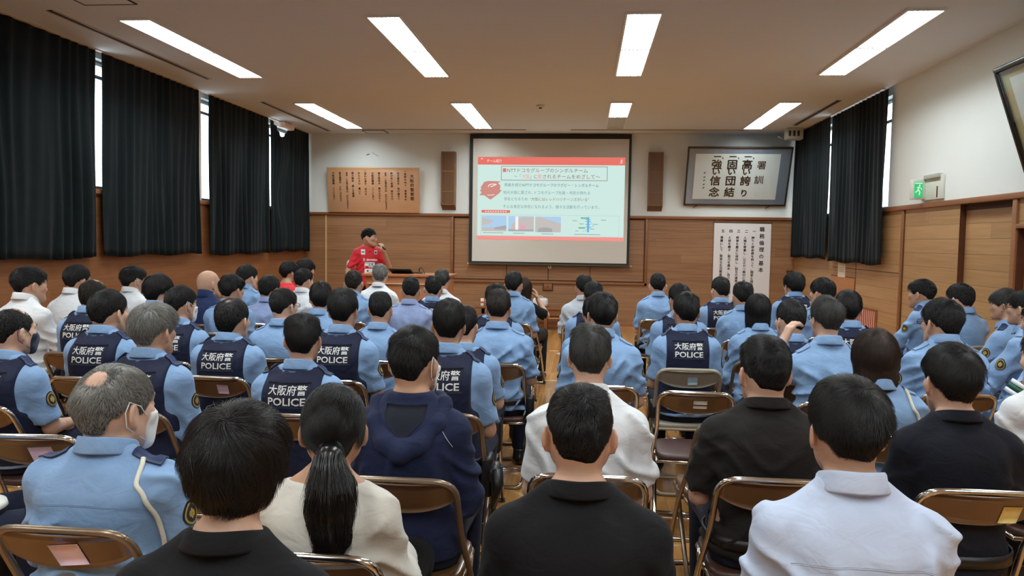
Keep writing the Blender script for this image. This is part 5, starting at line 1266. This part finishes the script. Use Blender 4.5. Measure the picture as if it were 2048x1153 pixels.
def jersey_marks(P, SF, sh):
    wm, dk = letter_m, badge_b; z = P.z
    def lay(name, polys, txt=(), ax=1, side=1):
        V = []; F = []; M = []; mats = [letter_m, badge_b, mat('patch_blue', s2l(120, 140, 180), .6), mat('patch_green', s2l(60, 120, 90), .6), red_s]
        for pts, mi, l in polys:
            # subdivide long rectangles
            (u0, w0), (u1, w1) = pts; g, f = grid_uv(u0, u1, w0, w1, 6, 4); o = len(V); g[:, 2] = l; V += g.tolist(); F += [[int(i) + o for i in q] for q in f]; M += [mi] * len(f)
        for s_, u, w_, size, mi, l in txt:
            tv, tf = text_arrays(s_, size, offset=size * .03); tv = tv.astype(float); tv[:, 0] = u - side * tv[:, 0] * (1 if ax == 1 else -1); tv[:, 1] += w_; tv[:, 2] = l; o = len(V); V += tv.tolist(); F += [[i + o for i in q] for q in tf]; M += [mi] * len(tf)
        ob(name, npmesh(name, drape(SF, ax, side, V, .002), F, mats, False, M), sh)
    # chest seen from the front: the wearer's right is the viewer's left
    lay('chest_patch', [(((.065, z(.93)), (.12, z(1.0))), 0, 0), (((.075, z(.955)), (.11, z(.975))), 3, .001)])
    lay('sponsor_lettering', [], [('docomo', -.028, z(.848), .046, 0, .001)])
    lay('round_logo', [(((.068, z(.847)), (.094, z(.882))), 0, 0), (((.075, z(.857)), (.087, z(.873))), 4, .001)])
    lay('sponsor_panel', [(((-.07, z(.755)), (.075, z(.83))), 0, 0), (((-.045, z(.77)), (.03, z(.815))), 2, .001)])
    lay('sponsor_panel', [(((-.07, z(.68)), (.075, z(.74))), 0, 0), (((.02, z(.70)), (.045, z(.72))), 1, .001)])
    lay('crest', [(((-.105, z(.935)), (-.065, z(.985))), 0, 0), (((-.098, z(.945)), (-.072, z(.975))), 1, .001)])
    S = P.sh[1]; el = P.arms[1][0]; c0 = S + (el - S) * .55
    lay('sleeve_patch', [(((c0[1] - .045, c0[2] - .05), (c0[1] + .035, c0[2] + .04)), 0, 0), (((c0[1] - .04, c0[2] - .006), (c0[1] + .03, c0[2] + .004)), 2, .001), (((c0[1] - .03, c0[2] - .03), (c0[1] + .02, c0[2] - .024)), 1, .001)], ax=0, side=1)

PEOPLE = [
 ('A1', -0.005, 1.8, 1.257, 0.948, 'K', 'short', 'black', 0.0, 0.0, {'ears': 1.0}, 'person in black polo shirt, seated nearest the viewer beside the aisle'),
 ('A2', 0.613, 1.85, 1.277, 0.952, 'P', 'wavy', 'black', 0.0, 0.0, {'bw': 1.06}, 'person in pale blue-white dress shirt, seated in the nearest row on the right'),
 ('A3', 1.271, 2.8, 1.245, 0.989, 'K', 'medium', 'black', 0.0, 0.0, {}, 'person in dark navy polo on the chair with a yellow sticky note'),
 ('A4', -0.646, 1.39, 1.266, 0.878, 'K', 'bushy', 'black', 0.0, 0.0, {}, 'person in black collared jacket, closest to the viewer at the lower left'),
 ('A5', -0.676, 2.04, 1.191, 1.002, 'C', 'pony', 'black', -14.0, 0.0, {'fem': 1.0}, 'person in cream blouse with hair tied in a long ponytail'),
 ('A6', -1.354, 2.12, 1.218, 1.08, 'T', 'balding', 'grey', 20.0, 0.0, {'mask': 1.0, 'bw': 1.14}, 'person in light blue uniform shirt with white shoulder cord and white mask'),
 ('A7', 0.644, 2.83, 1.259, 1.031, 'D', 'short', 'black', -8.0, 0.0, {'bw': 1.1}, 'person in charcoal short-sleeve polo, right of the empty chairs'),
 ('A8', -0.59, 2.66, 1.28, 1.001, 'H', 'short', 'black', 12.0, 0.0, {'mask': 1.0}, 'person in navy hooded sweatshirt wearing a white mask'),
 ('A9', 0.022, 2.78, 1.284, 0.87, 'W', 'medium', 'greyblack', 0.0, 0.0, {}, 'person in white shirt seated directly before the black polo by the aisle'),
 ('B1', -2.714, 3.45, 1.238, 0.943, 'V', 'recede', 'black', 20.0, 4.0, {'dmask': 1.0, 'noletter': 0.0}, 'person in police vest and dark mask at the far left edge'),
 ('B2', -3.885, 5.1, 1.355, 1.041, 'W', 'short', 'black', 28.0, 8.0, {'long': 1.0}, 'person in white long-sleeve shirt, rearmost beside the left wall'),
 ('B3', -4.119, 5.95, 1.337, 1.005, 'W', 'short', 'black', 12.0, 8.0, {'long': 1.0}, 'person in white shirt, middle of the three white shirts along the left wall'),
 ('B4', -3.31, 4.95, 1.296, 1.016, 'V', 'recede', 'dkbrown', 5.0, 0.0, {}, 'person in police vest just right of the middle white shirt by the left wall'),
 ('B5', -2.689, 4.15, 1.273, 1.038, 'V', 'short', 'black', 12.0, 0.0, {}, 'person in police vest, leftmost whose back lettering is fully readable'),
 ('B6', -4.123, 6.75, 1.304, 1.08, 'W', 'short', 'black', 28.0, 8.0, {'mask': 1.0, 'long': 1.0}, 'person in white shirt and white mask, frontmost white shirt by the left wall'),
 ('B7', -3.251, 5.65, 1.284, 1.017, 'L', 'bowl', 'black', 15.0, 0.0, {}, 'person in light blue shirt between the masked white shirt and the masked vest'),
 ('B8', -1.994, 3.42, 1.267, 0.999, 'V', 'medium', 'grey', 10.0, 0.0, {}, 'person in police vest with long blue sleeves, just beyond the white-corded shirt'),
 ('B9', -2.582, 4.75, 1.264, 0.953, 'V', 'short', 'black', 20.0, 0.0, {'mask': 1.0}, 'person in police vest wearing a white mask, left block'),
 ('B10', -3.38, 6.7, 1.292, 1.078, 'N', 'bald', 'black', 32.0, 8.0, {'long': 1.0}, 'person in dark navy long-sleeve shirt along the left wall'),
 ('B11', -2.901, 6.15, 1.27, 0.957, 'L', 'medium', 'black', 20.0, 0.0, {}, 'person in light blue shirt directly right of the dark navy shirt'),
 ('B12', -3.425, 7.6, 1.301, 1.043, 'L', 'short', 'black', 26.0, 8.0, {}, 'person in light blue shirt, farthest uniformed seat along the left wall'),
 ('B13', -2.029, 4.3, 1.237, 1.08, 'V', 'recede2', 'black', 5.0, 0.0, {}, 'person in police vest on the chair with a pink note, left block'),
 ('B14', -2.874, 6.85, 1.241, 1.077, 'L', 'fade', 'black', 12.0, 0.0, {}, 'person in pale lilac-blue shirt behind the two red T-shirts'),
 ('B15', -1.993, 4.98, 1.247, 0.933, 'L', 'short', 'black', 18.0, 0.0, {'glasses': 1.0}, 'person in light blue shirt and black glasses, turned toward the screen'),
 ('B16', -1.3, 3.48, 1.231, 0.948, 'V', 'medium', 'black', -8.0, 0.0, {}, 'person in police vest just beyond the ponytail, left block'),
 ('B17', -3.488, 8.9, 1.298, 0.967, 'R', 'bowl', 'black', 40.0, 35.0, {}, 'person in red T-shirt, nearer of the two seated in the front left corner'),
 ('B18', -3.551, 9.6, 1.311, 1.041, 'R', 'bowl', 'black', 45.0, 35.0, {}, 'person in red T-shirt, farther of the two seated in the front left corner'),
 ('B19', -2.832, 7.6, 1.277, 0.982, 'W', 'short', 'black', 20.0, 0.0, {}, 'person in white shirt just beside the two red T-shirts in the corner'),
 ('B20', -2.009, 5.75, 1.247, 0.954, 'L', 'bowl', 'black', -15.0, 0.0, {}, 'person in light blue shirt behind the white shirt near the red T-shirts'),
 ('B21', -1.368, 4.3, 1.291, 0.945, 'V', 'medium', 'black', 0.0, 0.0, {}, 'person in police vest with dark shoulder straps, centre of the left block'),
 ('B22', -2.193, 7.2, 1.287, 1.039, 'L', 'fade', 'dkbrown', -5.0, 0.0, {}, 'person in light blue shirt before the left end of the lectern'),
 ('B23', -2.237, 8.3, 1.302, 0.947, 'W', 'medium', 'grey', -12.0, 0.0, {'lany': 1.0}, 'person in white shirt with dark lanyard, facing the lectern centre'),
 ('B24', -1.34, 5.0, 1.239, 0.932, 'L', 'short', 'black', 0.0, 0.0, {}, 'person in light blue shirt right behind the white shirt with lanyard'),
 ('B25', -1.515, 6.65, 1.263, 0.979, 'L', 'fade', 'black', -10.0, 0.0, {}, 'person in pale lilac-blue shirt in line with the lectern laptop'),
 ('B26', -1.444, 7.3, 1.245, 1.013, 'V', 'short', 'black', -8.0, 0.0, {'noletter': 1.0}, 'person in navy vest between the lilac-blue shirt and the front-row white shirt'),
 ('B27', -1.488, 8.0, 1.267, 0.878, 'W', 'medium', 'greyblack', 0.0, 0.0, {}, 'person in white shirt before the right end of the lectern'),
 ('B28', -0.637, 3.6, 1.298, 0.906, 'V', 'medium', 'black', -4.0, 0.0, {'gloves': 1.0}, 'person in police vest with black gloves at the belt, beside the aisle'),
 ('B29', -0.685, 4.4, 1.207, 0.92, 'V', 'short', 'black', 5.0, 0.0, {'noletter': 1.0}, 'person in navy vest almost hidden behind the vest with hanging gloves'),
 ('B30', -0.562, 5.05, 1.256, 0.924, 'B', 'medium', 'dkbrown', 0.0, 0.0, {'bw': 1.12}, "person in light blue short-sleeved shirt screening another's vest, left of the aisle"),
 ('B31', -0.654, 5.7, 1.262, 0.926, 'V', 'medium', 'black', 0.0, 0.0, {'noletter': 1.0}, 'person in navy vest hidden behind a short-sleeved shirt left of the aisle'),
 ('B32', -0.681, 7.4, 1.294, 1.026, 'B', 'short', 'black', 8.0, 0.0, {}, 'person in light blue short sleeves, frontmost uniform left of the aisle'),
 ('B33', -0.674, 8.4, 1.186, 0.933, 'S', 'long', 'brown', 20.0, 10.0, {'fem': 1.0, 'hand': 1.0}, 'person in black top raising a hand to the face, beside the white bag'),
 ('C1', -0.012, 7.5, 1.269, 0.965, 'G', 'short', 'black', -10.0, 0.0, {}, 'person in pale grey-white shirt, front row right of the aisle'),
 ('C2', 0.067, 6.2, 1.261, 0.87, 'V', 'medium', 'black', 0.0, 0.0, {'noletter': 1.0}, 'person in navy vest just behind the pale grey-white shirt'),
 ('C2c', 0.066, 5.3, 1.213, 0.883, 'L', 'bowl', 'black', 0.0, 0.0, {}, 'person in light blue shirt with the head hidden, right of the aisle'),
 ('C3', 0.099, 4.4, 1.296, 0.953, 'B', 'medium', 'black', -8.0, 0.0, {'bw': 1.06}, 'person in light blue short sleeves directly ahead of the white shirt by the aisle'),
 ('C5', 0.747, 8.1, 1.279, 1.032, 'B', 'fade', 'black', 0.0, 0.0, {}, 'person in light blue shirt, alone in the front row of the right block'),
 ('C6', 0.72, 6.05, 1.267, 0.899, 'V', 'medium', 'black', -18.0, 0.0, {'noletter': 1.0}, 'person in navy vest partly hidden by the vest on the beige chair'),
 ('C7', 0.649, 5.05, 1.269, 0.966, 'V', 'medium', 'black', -4.0, 0.0, {}, 'person in police vest with full lettering, seated on the chair with blue note'),
 ('C8', 1.269, 7.45, 1.277, 0.996, 'V', 'short', 'black', -15.0, 0.0, {}, 'person in police vest directly before the white hanging scroll'),
 ('C9', 1.309, 6.6, 1.278, 0.999, 'L', 'short', 'black', -4.0, 0.0, {}, 'person in light blue shirt under the middle of the hanging scroll'),
 ('C10', 1.187, 5.45, 1.247, 0.876, 'L', 'bob', 'black', 8.0, 0.0, {'fem': 1.0}, 'person in light blue shirt with smooth bob hair, right block'),
 ('C11', 1.217, 4.72, 1.261, 0.971, 'V', 'short', 'black', -15.0, 0.0, {}, 'person in navy vest just beyond the raised hand, right block'),
 ('C12', 2.031, 7.8, 1.32, 1.039, 'V', 'bowl', 'black', -12.0, 0.0, {}, 'person in navy vest, frontmost below the right-hand curtain'),
 ('C13', 2.066, 7.0, 1.304, 1.079, 'L', 'short', 'black', -34.0, -5.0, {}, 'person in light blue shirt looking left below the pinned notice'),
 ('C14', 1.249, 4.15, 1.314, 0.874, 'L', 'medium', 'greyblack', -10.0, 0.0, {'raise': 1.0, 'glasses': 1.0}, 'person in light blue shirt raising one hand to glasses'),
 ('C15', 1.767, 5.4, 1.28, 0.953, 'V', 'bowl', 'black', 12.0, 0.0, {}, 'person in police vest beside the glowing wall grille'),
 ('C16', 3.039, 7.35, 1.298, 1.08, 'L', 'short', 'black', -42.0, -35.0, {}, 'person in light blue uniform in profile, farthest seat along the right wall'),
 ('C17', 3.03, 6.6, 1.296, 1.044, 'L', 'short', 'black', -26.0, -25.0, {}, 'person in light blue uniform on a pale chair by the right wall'),
 ('C18', 1.977, 4.5, 1.3, 1.08, 'L', 'short', 'black', -16.0, 0.0, {'glasses': 1.0, 'bw': 1.06}, 'person in light blue shirt and reddish glasses, right block'),
 ('C19', 2.994, 5.85, 1.289, 0.87, 'L', 'medium', 'greyblack', -50.0, -35.0, {}, 'person in light blue uniform in profile without glasses near the right photo edge'),
 ('C20', 2.747, 5.15, 1.32, 0.87, 'L', 'short', 'black', -40.0, -35.0, {'glasses': 1.0}, 'person in light blue uniform and black glasses at the right photo edge'),
 ('C21', 2.459, 4.42, 1.305, 0.934, 'L', 'short', 'black', -40.0, -42.0, {'band': 1.0}, 'person with green and white striped armband at the right photo edge'),
 ('C22', 1.268, 3.5, 1.221, 0.941, 'T', 'bob', 'brown', 2.0, 0.0, {'fem': 1.0}, 'person in blue shirt with white shoulder cord and brown hair, right block'),
 ('C25', 1.929, 3.4, 1.26, 1.064, 'W', 'short', 'black', -20.0, 0.0, {}, 'person in white short-sleeve shirt cut off by the right photo edge'),
 ('A10', -2.308, 2.32, 1.212, 1.031, 'L', 'short', 'black', -10.0, 40.0, {}, 'person in navy trousers whose knee shows at the lower left edge'),
]


def raise_hand(P):      # left hand lifted to the glasses
    P.arms[-1] = [np.array((-.29, .10, P.z(.80))), np.array((-.185, .10, P.z(1.045))), np.array((.35, .05, .9))]
    P.palm = {-1: (-1, -.2, 0.2)}; P.thumb = {-1: (0.3, .8, 0)}; P.curl = {-1: .75}; P.fine_hands = [np.array((-.165, .105, P.z(1.11)))]
def photo_hand(P):      # both hands raised to a small camera before the face
    P.arms[1] = [np.array((.25, .08, P.z(.86))), np.array((.13, .17, P.z(1.07))), np.array((-.3, .15, .9))]; P.palm = {1: (1, 0, 0)}; P.curl = {1: 1.0}; P.fine_hands = [np.array((.11, .18, P.z(1.12)))]
def lap_side(P):        # hands resting forward on the knees
    for q in (-1, 1): P.arms[q] = [np.array((q * .235, .07, P.z(.70))), np.array((q * .12, .32, .63)), np.array((-q * .25, .9, -.25))]
    P.fine_hands = [np.array((-.11, .37, .61)), np.array((.11, .37, .61))]
def lap_close(P):
    for q in (-1, 1): P.arms[q] = [np.array((q * .2, -.06, P.z(.68))), np.array((q * .09, .12, .66)), np.array((-q * .6, .6, -.1))]
SETUP = {'A10': lap_close, 'C14': raise_hand, 'B33': photo_hand, 'C21': lap_side, 'C16': lap_side, 'C19': lap_side, 'C20': lap_side, 'B2': lap_side}
seat_spots = []
for (pid, x, y, ztop, hs, kind, hair, hcol, hyaw, byaw, o, label) in PEOPLE:
    root, P = person(pid, x, y, ztop, hs, kind, hair, hcol, hyaw, byaw, o, label, setup=SETUP.get(pid))
    seat_spots.append((pid, root.location.x, root.location.y, -R(byaw), label))

# the standing speaker with a microphone
def mic_arm(P):
    P.arms[-1] = [np.array((-.27, .06, P.z(.76))), np.array((-.17, .235, P.z(.985))), np.array((.25, -.25, .8))]; P.palm = {-1: (-.5, .6, .3)}; P.thumb = {-1: (.5, .5, 0)}; P.curl = {-1: 1.05}; P.fine_hands = [np.array((-.155, .22, P.z(1.045)))]
    P.arms[1] = [np.array((.30, -.01, P.z(.70))), np.array((.27, .16, P.z(.50))), np.array((-.1, .6, -.6))]
sp_yaw = R(180 - 22)
root, P = person('speaker', -3.05, 10.75, 1.735, 1.04, 'R', 'fade', 'black', R(62), 0, {'bw': 1.10}, 'person standing at the lectern in red sponsor-printed T-shirt, holding a microphone to the mouth', world_yaw=R(180 + 22), stand=True, setup=mic_arm)
root['group'] = 'speakers'
Mw = Matrix.Translation(root.location) @ Matrix.Rotation(root.rotation_euler.z, 4, 'Z')
mouth = P.headc + P.Rh @ np.array((0, .125, -.062)) * P.hs; hand = np.array((-.158, .225, P.z(1.035)))
dirv = (hand - mouth); dirv /= np.linalg.norm(dirv)
a = Mw @ Vector(tuple(mouth)); b = Mw @ Vector(tuple(mouth + dirv * .27))
t = MB().tube([a + (b - a) * .18, a + (b - a) * .6, b], [.016, .015, .012], 12).build('microphone', black_p); tag(t, 'black handheld microphone in the standing speaker\'s hand', 'microphone')
V, F = pillow(tuple(a + (b - a) * .1), (.023, .023, .023), 8, 2); MB().add(V, F, True).build('mic_head', mat('mic_mesh', s2l(50, 50, 54), .5, metal=.5), t)
CHAIR = {'A1': 'black polo by the aisle', 'A2': 'pale blue-white dress shirt', 'A3': 'dark navy polo, yellow note on its back', 'A4': 'black collared jacket at the lower left', 'A5': 'cream blouse and ponytail', 'A6': 'masked person with white shoulder cord', 'A7': 'charcoal short-sleeve polo', 'A8': 'navy hooded sweatshirt', 'A9': 'white shirt before the black polo', 'B1': 'dark-masked vest wearer at far left', 'B2': 'rearmost white shirt by the left wall', 'B3': 'middle white shirt by the left wall', 'B4': 'vest right of the middle white shirt', 'B5': 'leftmost fully lettered vest', 'B6': 'masked white shirt by the left wall', 'B7': 'blue shirt between the two masked people', 'B8': 'long-sleeved vest wearer beyond the white cord', 'B9': 'white-masked vest wearer', 'B10': 'dark navy long-sleeve shirt', 'B11': 'blue shirt right of the navy shirt', 'B12': 'farthest blue shirt by the left wall', 'B13': 'police vest, pink note on its back', 'B14': 'lilac-blue shirt behind the red T-shirts', 'B15': 'black-rimmed glasses wearer, left block', 'B16': 'police vest just beyond the ponytail', 'B17': 'nearer seated red T-shirt', 'B18': 'farther seated red T-shirt', 'B19': 'white shirt beside the red T-shirts', 'B20': 'blue shirt behind that corner white shirt', 'B21': 'central vest with dark shoulder straps', 'B22': "blue shirt at the lectern's left end", 'B23': 'white shirt with dark lanyard', 'B24': 'blue shirt behind the lanyard', 'B25': 'lilac-blue shirt below the laptop', 'B26': "navy vest beside the laptop's lilac-blue shirt", 'B27': "white shirt at the lectern's right end", 'B28': 'police vest with hanging black gloves', 'B29': 'vest hidden behind the gloved belt', 'B30': 'short-sleeved shirt screening a vest', 'B31': 'vest screened by a short-sleeved shirt', 'B32': 'frontmost short sleeves left of the aisle', 'B33': 'black top beside the white bag', 'C1': 'pale grey-white shirt', 'C2': 'navy vest behind the pale grey-white shirt', 'C2c': 'blue shirt with hidden head', 'C3': 'short sleeves ahead of the aisle white shirt', 'C5': 'lone blue shirt in the front row', 'C6': 'vest partly hidden by another vest', 'C7': 'fully lettered vest, blue note on its back', 'C8': 'police vest before the scroll', 'C9': "blue shirt under the scroll's middle", 'C10': 'blue shirt with bob hair', 'C11': 'navy vest beyond the raised hand', 'C12': 'frontmost vest below the right curtain', 'C13': 'blue shirt looking left under the notice', 'C14': 'blue shirt raising a hand', 'C15': 'police vest beside the wall grille', 'C16': 'farthest profile uniform by the right wall', 'C17': 'second uniform along the right wall', 'C18': 'reddish glasses wearer, yellow sticker on it', 'C19': 'profile uniform without glasses at right', 'C20': 'black glasses wearer at right edge', 'C21': 'striped armband wearer', 'C22': 'brown hair and white cord', 'C25': 'white shirt at the right edge', 'A10': 'navy knee at the lower left'}

# ------------------------------------------------------------------ folding chairs
chrome = mat('chrome', s2l(206, 200, 192), .16, metal=1.0); vinyl = mat('brown_vinyl', s2l(104, 74, 48), .28, coat=.3, vary=(9, .15)); vinyl_d = mat('dark_vinyl', s2l(70, 44, 38), .45)
beige = mat('beige_paint', s2l(160, 150, 132), .4, coat=.2); grey_b = mat('grey_beige_pad', s2l(146, 138, 122), .4); rubber = mat('rubber_foot', s2l(60, 58, 54), .8)
bronze = mat('bronze_tube', s2l(140, 122, 104), .3, metal=.7)
def round_path(pts, r=.07, n=6):
    """polyline with rounded corners"""
    P = [np.array(p, float) for p in pts]; out = [P[0]]
    for i in range(1, len(P) - 1):
        a = P[i - 1] - P[i]; b = P[i + 1] - P[i]; la, lb = np.linalg.norm(a), np.linalg.norm(b); q = min(r, la * .45, lb * .45); p0 = P[i] + a / la * q; p1 = P[i] + b / lb * q
        for t in np.linspace(0, 1, n): out.append((1 - t) ** 2 * p0 + 2 * t * (1 - t) * P[i] + t * t * p1)
    return [tuple(p) for p in out + [P[-1]]]
def make_chair(tube_m, back_m, seat_m):
    root = empty('folding_chair')
    w_ = .215; wt = .192; yt, zt = -.255, .81; yf = .20; tr = .0115
    up = lambda t: (yf + (yt - yf) * t, zt * t)                       # side tube from front foot to top
    T = lambda x, t: (x, up(t)[0], max(up(t)[1], tr))
    MB().tube(round_path([T(-w_, .0), T(-w_, .5), T(-wt, .72), T(-wt, 1.0), T(wt, 1.0), T(wt, .72), T(w_, .5), T(w_, .0)], .075), tr, 10).build('back_frame', tube_m, root)
    # front foot bar and rear leg frame
    MB().tube([(-w_, yf, tr), (w_, yf, tr)], tr, 10).build('foot_bar', tube_m, root)
    MB().tube(round_path([(-w_ + .022, .10, .43), (-w_ + .022, -.20, tr), (w_ - .022, -.20, tr), (w_ - .022, .10, .43)], .07), tr, 10).build('rear_leg', tube_m, root)
    MB().tube([(-w_ + .02, -.135, .10), (w_ - .02, -.135, .10)], .007, 8).build('stretcher', tube_m, root)
    # backrest: shallow curved board between the tubes
    V, F = grid_uv(-.181, .181, .690, .800, 15, 6); u = V[:, 0]; t_ = V[:, 1] / zt; yb = yf + (yt - yf) * t_
    lo = .690 + .045 * (np.abs(u) / .181) ** 2.6; zz = lo + (V[:, 1] - .690) * (.800 - lo) / .110
    Vb = np.stack([u, yf + (yt - yf) * zz / zt - .024 * (1 - (u / .185) ** 2) - .004, zz], 1)
    ob('backrest', npmesh('backrest', *slab(Vb, F, (0, .010, .002)), [back_m]), root)
    s = MB(); V, F = pillow((0, .02, .437), (.195, .19, .021), 12, 6); s.add(V, F, True); s.build('seat', seat_m, root)
    MB().tube(round_path([(-.19, -.165, .418), (.19, -.165, .418), (.19, .205, .418), (-.19, .205, .418), (-.19, -.165, .418)], .05), .009, 8).build('seat_rim', tube_m, root)
    for q in (-1, 1):
        MB().tube([(q * w_, yf, .0), (q * w_, yf, .024)], .0145, 8).build('foot_cap', rubber, root)
        MB().box((q * (w_ - .02) - .006, -.02, .40), (q * (w_ - .02) + .006, .12, .425), .003).build('hinge_plate', tube_m, root)
    return root
protos = {'chrome': make_chair(chrome, vinyl, vinyl_d), 'beige': make_chair(beige, grey_b, grey_b), 'bronze': make_chair(bronze, vinyl, vinyl)}
used = set()
def place_chair(style, x, y, rz, label, notes=()):
    p = protos[style]
    if style not in used: c = p; used.add(style)
    else:
        c = p.copy(); link(c)
        for ch in p.children:
            if ch.name.startswith('paper_note'): continue
            d = ch.copy(); d.parent = c; link(d)
    c.location = (x, y, 0); c.rotation_euler = (0, 0, rz); tag(c, label, 'chair', 'folding chairs')
    for (u, z_, w_, h_, col, an) in notes:
        V, F = grid_uv(-w_ / 2, w_ / 2, -h_ / 2, h_ / 2, 4, 4); ca, sa = math.cos(an), math.sin(an)
        uu = u + V[:, 0] * ca - V[:, 1] * sa; zz = z_ + V[:, 0] * sa + V[:, 1] * ca
        Vb = np.stack([uu, .20 - .455 * zz / .81 - .024 * (1 - (uu / .2) ** 2) - .006, zz], 1)
        o = ob('paper_note', npmesh('paper_note', *slab(Vb, F, (0, -.0012, 0)), [mat('note_' + col, {'pink': s2l(240, 214, 236), 'yellow': s2l(232, 214, 140), 'white': s2l(222, 220, 212), 'blue': s2l(176, 204, 220)}[col], .8)]), c); o['label'] = col + ' paper note'
    return c
NOTES = {'A6': [(.02, .742, .085, .07, 'pink', .12)], 'A3': [(.09, .735, .06, .065, 'yellow', 0)], 'C7': [(.02, .745, .06, .06, 'blue', .05)], 'B13': [(.06, .745, .06, .055, 'pink', -.05)], 'B16': [(.0, .755, .07, .025, 'white', 0)], 'B8': [(-.09, .735, .08, .065, 'white', .1)], 'C18': [(-.1, .745, .055, .065, 'yellow', 0)], 'A5': [(-.06, .735, .11, .06, 'pink', 0)], 'B1': [(.05, .735, .10, .06, 'pink', .05)], 'C22': [(.02, .75, .07, .03, 'white', 0)]}
DESC = {}
for (pid, x, y, rz, label) in seat_spots:
    st = 'beige' if pid in ('C7', 'C17') else ('bronze' if pid in ('A6', 'A8', 'B28', 'B8', 'C16', 'C10', 'C20', 'B4', 'B31') else 'chrome')
    short = ' '.join(label.split()[:9]).rstrip(',')
    short = label.split(',')[0].split()
    lab = {'chrome': 'chrome brown-backed', 'beige': 'beige painted', 'bronze': 'bronze brown-backed'}[st] + ' folding chair under the ' + CHAIR[pid]
    place_chair(st, x, y, rz, lab, NOTES.get(pid, ()))
place_chair('chrome', .60, 4.30, R(-3), 'empty chrome folding chair with white stickers beside the aisle', [(.02, .762, .07, .022, 'white', 0), (.02, .735, .07, .016, 'white', 0)])
place_chair('bronze', .66, 3.62, R(6), 'empty bronze folding chair half hidden by the charcoal polo shirt')
place_chair('chrome', -2.12, 2.98, R(4), 'empty chrome folding chair with pink note at the left edge', [(.05, .735, .09, .075, 'pink', .05)])
# white peaked cap resting on the lower left knee
t = MB().lathe([(.005, 0), (.08, .0), (.10, .015), (.095, .032), (.05, .044), (.005, .046)], 28, (-2.10, 2.46, .612)).build('white_hat', mat('cap_white', s2l(224, 226, 220), .5)); tag(t, 'white round hat resting on the navy knee at the lower left edge', 'hat')
MB().lathe([(.088, -.008), (.094, -.008), (.094, .01), (.088, .01)], 28, (-2.10, 2.46, .612)).build('hat_band', trou_n, t)
